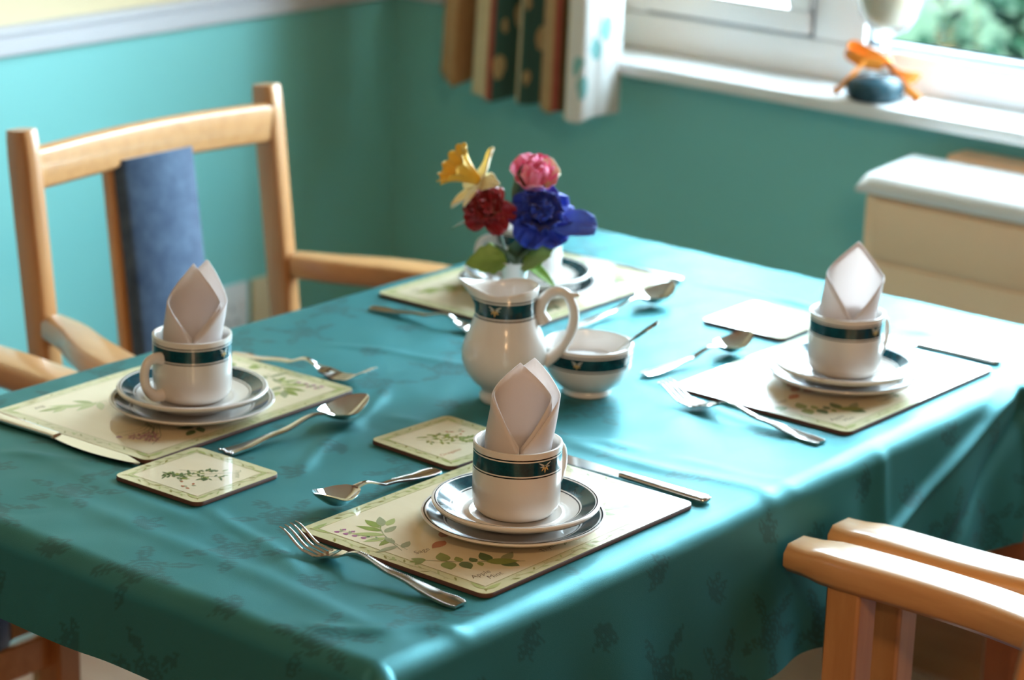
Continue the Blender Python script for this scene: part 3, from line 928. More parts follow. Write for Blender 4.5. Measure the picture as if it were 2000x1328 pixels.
def saucer_profile():
    R, H = 0.0762, 0.0190
    return [(0.0001, 0.003), (0.036, 0.003), (0.037, 0), (0.041, 0), (0.0425, 0.004), (0.058, 0.0085), (R - .003, H - .0058), (R, H - 0.0025), (R + .0003, H - .001), (R - .0006, H), (R - .003, H + .0002),
            (R - .0055, H - .0010), (0.0560, 0.0112), (0.050, 0.0076), (0.0435, 0.0068), (0.0420, 0.0074), (0.0405, 0.0064), (0.0001, 0.0062)]

ST = {'N': dict(p=(-1.315, 1.651), c=(-1.313, 1.652)), 'L': dict(p=(-1.757, 1.677), c=(-1.7565, 1.677)),
      'R': dict(p=(-1.3295, 2.2325), c=(-1.324, 2.224)), 'F': dict(p=(-1.800, 2.273), c=(-1.800, 2.273))}
WHERE = {'N': ('nearest', 'on the near placemat lettered Sage'), 'L': ('wall side', 'in front of the chair with the blue back'),
         'R': ('heater side', 'in front of the cream heater'), 'F': ('farthest', 'behind the flower vase')}
def az_to_cam(x, y): return math.atan2(-y, -x)
plate_me = None
for k in 'NLRF':
    px, py = ST[k]['p']; cx, cy = ST[k]['c']
    za = ZC + 0.0043
    if plate_me is None:
        po = link('side_plate', MB().lathe(plate_profile(0.0835, 0.0145, 0.050), 96), M['plate'], angle=50)
        so = link('saucer', MB().lathe(saucer_profile(), 96), M['saucer'], angle=50)
        plate_me = (po.data, so.data)
    else:
        po = bpy.data.objects.new('side_plate', plate_me[0]); COL.objects.link(po)
        so = bpy.data.objects.new('saucer', plate_me[1]); COL.objects.link(so)
    po.location = (px, py, za)
    so.location = (cx, cy, za + 0.0082)
    tag(po, {'N': 'white side plate with dark blue rim lowest in the nearest cup stack', 'L': 'white side plate with dark blue rim lowest in the wall side cup stack',
             'R': 'white side plate with dark blue rim lowest in the cup stack nearest the heater', 'F': 'white side plate with dark blue rim lowest in the stack behind the flower vase'}[k], 'plate', 'side plates with blue rims')
    tag(so, {'N': 'white saucer with dark marbled rim right under the nearest cup', 'L': 'white saucer with dark marbled rim under the cup whose handle faces forward',
             'R': 'white saucer with dark marbled rim under the cup nearest the heater', 'F': 'white saucer with dark marbled rim under the cup behind the flowers'}[k], 'saucer', 'saucers with blue rims')
    ca = az_to_cam(cx, cy)
    haz = {'N': ca + math.radians(138), 'L': ca - math.radians(50), 'R': ca + math.radians(136), 'F': ca - math.radians(75)}[k]
    eaz = {'N': ca + math.radians(38), 'L': ca + math.radians(52), 'R': ca + math.radians(50), 'F': ca + math.radians(150)}[k]
    cu = make_cup(haz, eaz)
    cu.location = (cx, cy, za + 0.0082 + 0.0065)
    tag(cu, {'N': 'white cup with dark teal band and handle turned right, nearest on the table', 'L': 'white cup with dark teal band, its handle facing forward, beside the wall side chairs',
             'R': 'white cup with dark teal band in front of the cream heater', 'F': 'white cup with dark teal band half hidden behind the flowers, without a napkin'}[k], 'cup', 'banded cups')

# ---- napkins
def napkin(k, tilt, apex2, R=0.0315, H=0.1325, hs=0.093, vlow=0.052, split=True):
    cx, cy = ST[k]['c']
    root_z = ZC + 0.0043 + 0.0082 + 0.0065 + 0.0066
    ca = az_to_cam(cx, cy)
    lb = {'N': 'white paper napkin folded to a point in the nearest cup', 'L': 'white paper napkin with two tips standing in the cup before the blue chair back', 'R': 'white paper napkin with a single rolled edge in the cup near the heater'}[k]
    root = thing('napkin', lb, 'napkin', (cx, cy, root_z), ca + math.radians(tilt), 'napkins folded in cups')
    def layer(name, R, H, hs, vlow, ap, phmax, lean, band):
        # angle 0 faces the viewer's side (the opening), PI is the tall back
        NU, NV = 64, 14
        mb = MB()
        def h_of(a):
            aa = math.atan2(math.sin(a - 0), math.cos(a - 0))
            s = abs(aa)
            if s < PI / 2:
                return vlow + (hs - vlow) * math.sin(s)
            da = abs(math.atan2(math.sin(a - ap), math.cos(a - ap)))
            q = max(0.0, 1 - math.sin(min(da, PI / 2)))
            return hs + (H - hs) * q
        def fn(u, v):
            a = 0.02 + (2 * PI - 0.04) * u
            h = h_of(a)
            z = h * v
            taper = 0.90 + 0.12 * min(1, z / 0.07) - 0.06 * max(0, (z - 0.085) / 0.04)
            r = R * taper * (1 + 0.012 * math.sin(5 * a + 1))
            over = 1.0
            x = r * math.cos(a); y = r * math.sin(a)
            x += lean[0] * max(0, z - 0.06) * 1.0; y += lean[1] * max(0, z - 0.06)
            return (x, y, z)
        mb.grid(fn, NU, NV)
        o = link(name, mb, M['napkin'], root, angle=70, solid=0.0011)
        if band:
            pts = [fn(i / 60, 0.995) for i in range(61)]
            b = MB()
            def sec(i, t): return [(0.0011 * math.cos(q), 0.0026 * math.sin(q) - 0.0015) for q in [2 * PI * j / 8 for j in range(8)]]
            b.sweep(pts, sec)
            link('rolled_edge', b, M['napkin'], root, angle=80)
        return o
    if split:
        layer('outer_fold', R, H, hs, vlow, PI - math.radians(apex2), PI * 0.995, (-0.10, 0.16), False)
        layer('inner_fold', R * 0.90, H - 0.003, hs - 0.001, vlow + 0.004, PI + math.radians(3), PI * 0.98, (-0.05, 0.05), False)
    else:
        layer('fold', R, H, hs, vlow, PI - math.radians(apex2), PI * 0.995, (-0.08, 0.14), True)
napkin('N', 4, 9, R=0.0296, H=0.1275, hs=0.103, vlow=0.058)
napkin('L', 0, 10, R=0.0290, H=0.1290, hs=0.094, vlow=0.058)
napkin('R', 10, 6, R=0.0300, H=0.1290, hs=0.100, vlow=0.058, split=False)

# ---- milk jug (handle towards local +x, spout towards -x)
JA = math.atan2(0.625, 0.780)
jug = thing('milk_jug', 'round bellied white milk jug with teal band and looped handle', 'jug', (-1.5610, 1.9360, ZC), JA)
jug.scale = (1.08, 1.08, 1.075)
JP = [(0.0215, 0), (0.0228, 0.002), (0.0230, 0.0062), (0.0205, 0.0098), (0.0215, 0.013), (0.0300, 0.0205), (0.0368, 0.030), (0.0408, 0.041), (0.0413, 0.050), (0.0392, 0.060), (0.0350, 0.071),
      (0.0315, 0.080), (0.0296, 0.088), (0.0292, 0.096), (0.0300, 0.104), (0.0312, 0.110), (0.0320, 0.1145)]
def jug_body():
    outer = JP; inner = [(r - 0.0030, z) for r, z in reversed(JP) if z > 0.011]
    prof = [(0.0001, 0.003), (0.0195, 0.003)] + outer + [(0.0312, 0.1158)]
    m = MB().lathe(prof, 80).lathe([(0.0312, 0.1158), (0.0300, 0.1155)] + inner[1:] + [(0.0001, 0.012)], 80, 1)
    v = []
    for x, y, z in m.v:
        r = math.hypot(x, y)
        if z > 0.094 and r > 0.01:
            a = abs(math.atan2(y, -x))            # 0 at the spout side
            w = max(0, 1 - a / 1.05) ; w = w * w * (3 - 2 * w)
            k = ((z - 0.094) / 0.0215) ** 1.6
            narrow = max(0, 1 - a / 0.55)
            x -= w * k * 0.0115 + narrow ** 1.5 * k * 0.0040
            y *= 1 - 0.45 * w * k * (1 if a < 0.9 else 0.6)
            z += w * k * 0.0030 + narrow * k * 0.0035 - k * 0.0035 * max(0, 1 - abs(a - 1.3) / 0.8) + 0.0015 * k * max(0, 1 - abs(a - PI) / 1.2)
        v.append((x, y, z))
    m.v = v
    return m
link('body', jug_body(), [M['jug'], M['china']], jug, angle=60)
jp = spline([(0.0385, 0, 0.0800), (0.0330, 0, 0.0905), (0.0370, 0, 0.1035), (0.0480, 0, 0.1115), (0.0590, 0, 0.1075), (0.0655, 0, 0.0930), (0.0650, 0, 0.0760), (0.0580, 0, 0.0590), (0.0480, 0, 0.0470), (0.0385, 0, 0.0390)], 44)
link('handle', MB().sweep(jp, lambda i, t: [((0.0050 + 0.0016 * abs(2 * t - 1) ** 2) * math.cos(q), (0.0044 + 0.0018 * abs(2 * t - 1) ** 3) * math.sin(q)) for q in [2 * PI * k / 14 for k in range(14)]], up=(0, 1, 0.001)), M['china'], jug, angle=80)
link('thumb_rest', MB().sweep(spline([(0.0540, 0, 0.1105), (0.0630, 0, 0.1080), (0.0700, 0, 0.1085)], 10), lambda i, t: [((0.0046 - 0.0026 * t) * math.cos(q), (0.0042 - 0.0022 * t) * math.sin(q)) for q in [2 * PI * k / 12 for k in range(12)]], up=(0, 1, 0.001)), M['china'], jug, angle=80)
def jr(z): return sinterp([(zz, rr) for rr, zz in JP], z)
emblem(jug, jr, 0.0970, 0.0062, az_to_cam(-1.561, 1.936) - JA - math.radians(20))

# ---- sugar bowl, sugar, teaspoon
bowl = thing('sugar_bowl', 'small white sugar bowl with teal band beside the milk jug', 'bowl', (-1.5145, 2.0200, ZC))
bowl.scale = (1.045, 1.045, 1.0)
BP = [(0.0001, 0.002), (0.0215, 0.002), (0.0222, 0), (0.0242, 0), (0.0248, 0.0030), (0.0235, 0.0055), (0.0285, 0.0085), (0.0355, 0.0145), (0.0405, 0.0225), (0.0436, 0.0320), (0.0450, 0.0430), (0.0456, 0.0535), (0.0452, 0.0552)]
BI = [(0.0452, 0.0552), (0.0438, 0.0555), (0.0425, 0.0540), (0.0418, 0.0430), (0.0404, 0.0325), (0.0372, 0.0235), (0.0320, 0.0160), (0.0220, 0.0100), (0.0001, 0.0085)]
link('body', MB().lathe(BP, 80).lathe(BI, 80, 1), [M['bowl'], M['china']], bowl, angle=60)
emblem(bowl, lambda z: sinterp([(0.0, 0.03), (0.032, 0.0436), (0.043, 0.0450), (0.06, 0.0457)], z), 0.0425, 0.0056, az_to_cam(-1.5145, 2.02) - math.radians(14))
sg = MB()
sg.grid(lambda u, v: (0.0400 * v * math.cos(2 * PI * u), 0.0400 * v * math.sin(2 * PI * u), 0.0345 + 0.0035 * (1 - v * v) + 0.0009 * math.sin(11 * u * 6.283 + 9 * v) * v * (1 - v)), 49, 10)
so_ = link('sugar', sg, M['sugar'], smooth=True); so_.location = (-1.5145, 2.02, ZC)
tag(so_, 'white sugar filling the banded bowl', 'sugar', None, 'stuff')

# ---- cutlery: local +x runs from handle end to tip, z up
def strip(outline, zc, dish, L, x0, x1, n=40, m=9, th=0.0016):
    """blade-like sheet: half width outline(x), height zc(x), dish depth dish(x)"""
    mb = MB()
    xs = [x0 + (x1 - x0) * i / (n - 1) for i in range(n)]
    for sgn, off in ((1, th / 2), (-1, -th / 2)):
        mb.grid(lambda u, v: (x0 + (x1 - x0) * u, (2 * v - 1) * max(outline(x0 + (x1 - x0) * u), 1e-5), zc(x0 + (x1 - x0) * u) - dish(x0 + (x1 - x0) * u) * (1 - (2 * v - 1) ** 2) + off), n, m)
    N = n * m
    f = []
    for i in range(n - 1):
        for j in (0, m - 1):
            a = i * m + j; b = (i + 1) * m + j
            f.append((a, b, b + N, a + N))
    for j in range(m - 1):
        for i in (0, n - 1):
            a = i * m + j; b = a + 1
            f.append((a, b, b + N, a + N))
    mb.f += f; mb.m += [0] * len(f)
    return mb
def beads(mb, outline, zc, x0, x1, step=0.0021, r=0.00062):
    x = x0
    while x < x1:
        for s in (-1, 1): mb.ball((x, s * (outline(x) - 0.0007), zc(x) + 0.0011), r, 5)
        x += step
    w = outline(x0)
    return mb
def put(root, x, y, ang, z=ZC):
    root.location = (x, y, z); root.rotation_euler = (0, 0, ang)

def spoon_root(name, L=0.180, W=0.0195, square=False, bead=False, s=1.0):
    root = bpy.data.objects.new(name, None); root.empty_display_size = .02; COL.objects.link(root)
    xb = L - 0.058 * L / .18            # bowl begins
    hw = [(0, 0.0062), (0.004, 0.0082), (0.012, 0.0090), (0.030, 0.0072), (0.060, 0.0042), (xb - 0.012, 0.0026), (xb, 0.0036)]
    if square: hw = [(0, 0.0088), (0.002, 0.0090), (0.020, 0.0080), (0.060, 0.0050), (xb - 0.012, 0.0030), (xb, 0.0038)]
    ho = lambda x: sinterp(hw, x)
    zc = lambda x: sinterp([(0, 0.0022), (0.02, 0.0026), (0.07, 0.0068), (xb - 0.012, 0.0150), (xb, 0.0138), (xb + 0.022, 0.0128), (L, 0.0205)], x)
    link('handle', strip(ho, zc, lambda x: -0.0006, L, 0, xb + 0.001, 40, 7, 0.0019), M['steel'], root, angle=50)
    def bo(x):
        u = (x - xb) / (L - xb)
        return W * max(0, math.sin(PI * min(1, max(0, u)) ** 0.82)) ** 0.62 + 0.0036 * max(0, 1 - u * 9)
    dd = lambda x: 0.0108 * max(0, math.sin(PI * max(0, min(1, (x - xb) / (L - xb))))) ** 0.7
    link('bowl', strip(bo, zc, dd, L, xb, L - 0.0001, 36, 13, 0.0011), M['steel'], root, angle=60)
    if bead:
        link('beading', beads(MB(), ho, zc, 0.002, 0.06), M['steel'], root)['kind'] = 'stuff'
    if square:
        mb = MB()
        for k in range(7):
            y = -0.0084 + k * 0.0028
            mb.ball((0.0008 + 0.001 * math.cos(k * 1.4), y, 0.0032), 0.0016, 6)
        link('shell_edge', mb, M['steel'], root)['kind'] = 'stuff'
    return root
def fork_root(name, L=0.198, bead=False):
    root = bpy.data.objects.new(name, None); root.empty_display_size = .02; COL.objects.link(root)
    xs, xt = L - 0.074, L - 0.046        # shoulder, start of tines
    hw = [(0, 0.0068), (0.004, 0.0090), (0.012, 0.0098), (0.032, 0.0080), (0.070, 0.0046), (xs - 0.014, 0.0027), (xs, 0.0032)]
    ho = lambda x: sinterp(hw, x)
    zc = lambda x: sinterp([(0, 0.0020), (0.02, 0.0026), (0.075, 0.0080), (xs - 0.012, 0.0150), (xs + 0.012, 0.0070), (xt, 0.0032), (xt + 0.014, 0.0044), (L, 0.0185)], x)
    link('handle', strip(ho, zc, lambda x: -0.0007, L, 0, xs + 0.001, 44, 7, 0.0021), M['steel'], root, angle=50)
    link('head', strip(lambda x: sinterp([(xs, 0.0032), (xs + 0.012, 0.0096), (xt, 0.0122), (xt + 0.006, 0.0122)], x), zc, lambda x: 0.0010, L, xs, xt + 0.002, 16, 9, 0.0018), M['steel'], root, angle=50)
    for k in range(4):
        y = (k - 1.5) * 0.0067
        pts = [(xt + (L - xt) * i / 14, y * (1 - 0.03 * i / 14), zc(xt + (L - xt) * i / 14)) for i in range(15)]
        link('tine', MB().sweep(pts, lambda i, t: [((0.0021 - 0.0012 * t ** 2) * math.cos(q), (0.0011 - 0.0004 * t) * math.sin(q)) for q in [2 * PI * j / 8 for j in range(8)]]), M['steel'], root, angle=70)
    if bead:
        link('beading', beads(MB(), ho, zc, 0.002, 0.118), M['steel'], root)['kind'] = 'stuff'
    return root
def knife_root(name, L=0.215):
    root = bpy.data.objects.new(name, None); root.empty_display_size = .02; COL.objects.link(root)
    xh = 0.098
    hz = lambda x: 0.0036
    def hs(i, t):
        w = 0.0084 - 0.0030 * t; h = 0.0027 - 0.0004 * t
        return [(w * math.copysign(abs(math.cos(q)) ** .45, math.cos(q)), h * math.copysign(abs(math.sin(q)) ** .35, math.sin(q))) for q in [2 * PI * j / 14 for j in range(14)]]
    mb = MB().sweep([(xh * i / 20, 0, 0.0030) for i in range(21)], hs)
    mb.merge(MB().sweep([(-0.004, 0, 0.0030), (-0.003, 0, 0.0030), (0, 0, 0.0030)], lambda i, t: [((0.003 + .0048 * t ** .5) * math.copysign(abs(math.cos(q)) ** .6, math.cos(q)), (0.0014 + .0013 * t ** .5) * math.sin(q)) for q in [2 * PI * j / 14 for j in range(14)]]))
    link('handle', mb, M['steel'], root, angle=60)
    # flat blade, belly towards +y
    def blade(u, v):
        x = xh - 0.006 + (L - xh + 0.006) * u
        lo = -0.0045 - 0.0020 * math.sin(PI * u) + 0.0065 * max(0, u - 0.80) / 0.20 * 0.9
        hi = 0.0048 + 0.0072 * math.sin(PI * min(1, u * 1.06)) ** 0.9 if u < .94 else 0.0048 + 0.0072 * max(0, (1 - u) / .06) * math.sin(PI * .94 * 1.06) ** 0.9 - 0.003 * (u - .94) / .06
        return (x, lo + (hi - lo) * v, 0)
    m2 = MB().grid(lambda u, v: (blade(u, v)[0], blade(u, v)[1], 0.0030 + 0.0007 * (1 - v)), 36, 6)
    m2.grid(lambda u, v: (blade(u, v)[0], blade(u, v)[1], 0.0016 + 0.0002 * v), 36, 6)
    link('blade', m2, M['steel'], root, angle=40)
    return root

f = fork_root('fork', 0.205, True); put(f, -1.2345, 1.4840, math.radians(178.8))
tag(f, 'polished fork with beaded handle beside the nearest placemat, tines raised', 'fork', 'dinner forks')
f = fork_root('fork', 0.186); put(f, -1.8715, 1.8463, math.radians(8))
tag(f, 'fork with plain handle pointing its tines at the milk jug, behind the wall side cup', 'fork', 'dinner forks')
f = fork_root('fork', 0.205, True); put(f, -1.2395, 2.0500, math.radians(177.0))
tag(f, 'fork glaring white beside the placemat in front of the heater', 'fork', 'dinner forks')
f = fork_root('fork', 0.195); put(f, -1.8850, 2.0890, math.radians(3.5))
tag(f, 'fork with brownish handle running behind the milk jug', 'fork', 'dinner forks')
s_ = spoon_root('dessert_spoon', 0.164, 0.0185, False, True); put(s_, -1.4640, 1.7193, math.radians(-92.5))
tag(s_, 'spoon with beaded handle resting its bowl at the edge of the nearest placemat', 'spoon', 'dessert spoons')
s_ = spoon_root('dessert_spoon', 0.190, 0.0215, True); put(s_, -1.6450, 1.6135, math.radians(86))
tag(s_, 'spoon with shell edged handle and amber bowl in front of the wall side placemat', 'spoon', 'dessert spoons')
s_ = spoon_root('dessert_spoon', 0.172, 0.0200); put(s_, -1.5009, 2.1042, math.radians(82))
tag(s_, 'spoon pointing at the glaring white coaster', 'spoon', 'dessert spoons')
s_ = spoon_root('dessert_spoon', 0.190, 0.0215); put(s_, -1.6680, 2.1880, math.radians(87.5))
tag(s_, 'long bright spoon lying behind the sugar bowl', 'spoon', 'dessert spoons')
k_ = knife_root('table_knife', 0.215); put(k_, -1.2300, 1.8325, math.radians(180.0))
tag(k_, 'table knife at the right of the nearest placemat, handle end by the table edge', 'knife', 'table knives')
k_ = knife_root('table_knife', 0.215); put(k_, -1.8950, 1.5300, math.radians(1.6)); k_.scale = (1, -1, 1)
tag(k_, 'table knife with broad blade along the near edge of the wall side placemat', 'knife', 'table knives')
k_ = knife_root('table_knife', 0.215); put(k_, -1.2460, 2.4235, math.radians(183.0))
tag(k_, 'table knife behind the cup that stands before the heater', 'knife', 'table knives')
k_ = knife_root('table_knife', 0.215); put(k_, -1.7000, 2.4470, math.radians(181.0))
tag(k_, 'table knife behind the farthest placemat near the table end', 'knife', 'table knives')
t_ = spoon_root('teaspoon', 0.112, 0.0105)
t_.location = (-1.4510, 2.0520, ZC + 0.0850); t_.rotation_euler = (0, 0, 0)
dv = Vector((-1.5230, 2.012, ZC + 0.0230)) - Vector(t_.location)
t_.rotation_euler = (dv.to_track_quat('X', 'Z').to_matrix() @ Matrix.Rotation(PI, 3, 'X')).to_euler()
tag(t_, 'teaspoon standing in the sugar bowl, handle leaning over the rim', 'spoon')

# ------------------------------------------------------------------ vase and flowers
VX, VY = -1.6530, 2.0640
vase = link('bud_vase', MB().lathe([(0.0001, 0.002), (0.016, 0.002), (0.0185, 0.0), (0.0195, 0.003), (0.0185, 0.010), (0.0150, 0.026), (0.0125, 0.048), (0.0118, 0.066), (0.0125, 0.084), (0.0150, 0.098), (0.0180, 0.107), (0.0186, 0.1090),
      (0.0178, 0.1092), (0.0160, 0.105), (0.0130, 0.094), (0.0105, 0.080), (0.0100, 0.05), (0.0001, 0.04)], 48), M['china_white'], angle=70, loc=(VX, VY, ZC))
tag(vase, 'slim white bud vase with flared rim holding silk flowers', 'vase')
RV = Vector((0.780, 0.625, 0)); KV = Vector((0.625, -0.780, 0)); ZV = Vector((0, 0, 1))
ORG = Vector((VX, VY, ZC + 0.109))
def P3(i, j, k): return ORG + RV * i + ZV * j + KV * k
def petal(L, W, cup=0.2, curl=0.3, ruffle=0.0, seed=0, tip=1.0, nu=9, nv=9):
    """petal along +x, opening to +z"""
    r = random.Random(seed); ph = r.uniform(0, 6)
    mb = MB()
    def fn(u, v):
        w = W / 2 * (math.sin(PI * min(1, 0.08 + 0.86 * u * tip)) ** 0.7)
        y = (2 * v - 1) * w
        x = L * u - 0.12 * L * (2 * v - 1) ** 2 * u
        z = cup * W * (2 * v - 1) ** 2 * math.sin(PI * u * .8) + curl * L * u * u
        z += ruffle * u ** 1.5 * math.sin((2 * v - 1) * 7 + ph) + ruffle * 0.5 * u * math.sin(9 * u + ph)
        return (x, y, z)
    return mb.grid(fn, nu, nv)
def frame_to(d, roll=0.0):
    d = Vector(d).normalized()
    a = d.cross(Vector((0.13, 0.21, 1)));  a.normalize()
    b = d.cross(a)
    m = Matrix((a, b, d)).transposed().to_4x4()
    return m @ Matrix.Rotation(roll, 4, 'Z')
def stem(root, c, r0=0.0013, base=(0, -0.03, 0)):
    p0 = P3(*base) - root.location; p1 = Vector(c)
    mid = (p0 + p1) / 2 + Vector((0, 0, 0.008))
    link('stem', MB().tube(spline([p0, mid, p1], 12), r0, 8), M['stem'], root)
# daffodil
c = P3(-0.0410, 0.0880, 0.004)
fl = thing('daffodil', 'yellow trumpeted silk daffodil with cream petals, uppermost in the bud vase', 'flower', c)
axis = (RV * -0.80 + ZV * 0.55 + KV * 0.22).normalized()
F = frame_to(axis)
tr = MB()
def trump(u, v):
    a = 2 * PI * u
    r = 0.0050 + 0.0150 * v ** 1.1 + (0.0024 * v ** 4) * math.sin(11 * a) + 0.0045 * v ** 6
    return (r * math.cos(a) * (1 + .03 * math.sin(20 * a) * v), r * math.sin(a), 0.002 + 0.036 * v - 0.0022 * v ** 3 * math.cos(11 * a))
tr.grid(trump, 73, 14).xf(F)
link('trumpet', tr, M['yellow'], fl, solid=0.0005)
for k in range(6):
    q = petal(0.043, 0.023, 0.10, [-.05, .2, .1, -.1, .2, 0.0][k], 0.0015, k).xf(F @ Matrix.Rotation(k * PI / 3 + 0.25, 4, 'Z') @ Matrix.Rotation(math.radians(-6 + 8 * (k % 2)), 4, 'Y'))
    link('petal', q, M['cream_petal'], fl, solid=0.0005)
stem(fl, -Vector(axis) * 0.006)
# carnation
c = P3(-0.0295, 0.0600, 0.020)
fl = thing('carnation', 'deep red frilled silk carnation at the front left of the bud vase', 'flower', c)
F = frame_to(RV * -0.1 + ZV * 0.55 + KV * 0.9)
for k in range(16):
    ring = k // 6
    a = k * 2.399
    q = petal(0.030 - 0.005 * ring, 0.026 - .003 * ring, 0.20, [.05, .35, .8][ring], 0.0042, 30 + k, .80).xf(F @ Matrix.Rotation(a, 4, 'Z') @ Matrix.Rotation(math.radians([8, -28, -58][ring]), 4, 'Y'))
    link('petal', q, M['red_petal'], fl, solid=0.0004)
stem(fl, (0, 0, 0))
# blue flower
c = P3(0.0270, 0.0560, 0.022)
fl = thing('blue_flower', 'royal blue ruffled silk flower at the front right of the bud vase', 'flower', c)
F = frame_to(RV * 0.05 + ZV * 0.5 + KV * 0.9)
for k in range(15):
    ring = k // 5
    a = k * 2 * PI / 5 + ring * 0.6
    q = petal(0.038 - 0.008 * ring, 0.040 - .009 * ring, 0.16, [.08, .35, .9][ring], 0.0048, 60 + k, .82).xf(F @ Matrix.Rotation(a, 4, 'Z') @ Matrix.Rotation(math.radians([14, -24, -58][ring]), 4, 'Y'))
    link('petal', q, M['blue_petal'], fl, solid=0.0004)
q = petal(0.052, 0.036, 0.12, -0.12, 0.004, 99, .8).xf(frame_to(KV * 0.8 + ZV * .6) )
qq = petal(0.050, 0.034, 0.16, 0.12, 0.0035, 98, .8)
ax_ = (RV * 0.92 - ZV * 0.10 + KV * 0.2).normalized(); up_ = (KV * 0.75 + ZV * 0.65); sd_ = up_.cross(ax_).normalized(); up_ = ax_.cross(sd_)
Mx = Matrix((ax_, sd_, up_)).transposed().to_4x4()
link('petal', qq.xf(Matrix.Translation(RV * 0.012 - ZV * 0.006) @ Mx), M['blue_light'], fl, solid=0.0004)
stem(fl, (0, 0, -0.002))
# pink rose
c = P3(0.0165, 0.0800, -0.008)
fl = thing('pink_rose', 'pink and white silk rose behind the blue flower', 'flower', c)
F = frame_to(RV * 0.1 + ZV * 0.85 + KV * 0.5)
for k in range(13):
    ring = k // 5
    a = k * 2 * PI / 5 + ring * 0.5
    q = petal(0.034 - 0.006 * ring, 0.036 - .006 * ring, 0.30, [.45, .7, 1.1][ring], 0.0018, 80 + k, .78).xf(F @ Matrix.Rotation(a, 4, 'Z') @ Matrix.Rotation(math.radians([-18, -45, -66][ring]), 4, 'Y'))
    link('petal', q, M['pink_petal'] if k % 3 else M['cream_petal'] if k == 3 else M['pink_petal'], fl, solid=0.0004)
stem(fl, (0, 0, 0))
# leaf sprigs
def leaf_mesh(L, W, serr=5, droop=0.2, fold=0.25):
    mb = MB()
    def fn(u, v):
        w = W / 2 * math.sin(PI * min(1, u ** 0.75 * 0.97 + .03)) ** 0.9 * (1 + (0.22 * abs(math.sin(u * PI * serr)) if serr else 0))
        y = (2 * v - 1) * w
        return (L * u, y, fold * abs(y) - droop * L * u * u)
    return mb.grid(fn, 22, 9)
def spray(name, label, mt, specs, hint=False):
    root = thing(name, label, 'leaves', ORG, 0, None)
    for (i, j, k), d, L, W, serr, droop in specs:
        x = (RV * d[0] + ZV * d[1] + KV * d[2]).normalized()
        s = Vector((0, 0, 1)).cross(x) if abs(x.z) < .95 else RV.copy()
        s.normalize(); n = x.cross(s)
        if hint:
            s = (KV * .75 + ZV * .65).cross(x).normalized(); n = x.cross(s)
        Mx = Matrix((x, s, n)).transposed().to_4x4(); Mx.translation = P3(i, j, k) - ORG
        link('leaf', leaf_mesh(L, W, serr, droop).xf(Mx), mt, root, solid=0.0004)
    return root
sp = spray('leaf_spray', 'toothed green silk leaves spilling over the bud vase rim', M['leaf'],
      [((-0.010, 0.003, 0.008), (-0.95, 0.02, 0.25), 0.044, 0.032, 4, 0.25), ((-0.010, 0.003, 0.008), (-0.85, -0.15, 0.45), 0.030, 0.020, 4, 0.45),
       ((0.008, 0.004, 0.006), (0.80, 0.55, 0.3), 0.054, 0.036, 4, -0.05), ((0.010, 0.002, 0.008), (0.62, 0.35, 0.7), 0.044, 0.034, 4, 0.05),
       ((0.010, 0.001, 0.004), (0.80, -0.45, 0.1), 0.046, 0.014, 0, 0.4)], True)
sp = spray('leaf_spray', 'dark green leaves among the flower stems above the vase', M['leaf_dark'],
      [((-0.002, -0.004, 0.002), (-0.5, 0.75, 0.3), 0.036, 0.024, 4, 0.1), ((0.002, -0.004, 0.004), (0.1, 0.95, 0.3), 0.040, 0.024, 4, 0.1), ((0.004, -0.004, 0.004), (0.5, 0.8, 0.2), 0.036, 0.022, 4, 0.1),
       ((-0.022, 0.052, 0.0), (-0.95, -0.22, 0.15), 0.052, 0.017, 0, 0.10), ((0.000, 0.068, 0.002), (0.15, 0.9, 0.2), 0.030, 0.012, 0, 0.0), ((0.0, 0.060, 0.0), (0.1, 0.95, 0.0), 0.05, 0.016, 0, 0.0)])

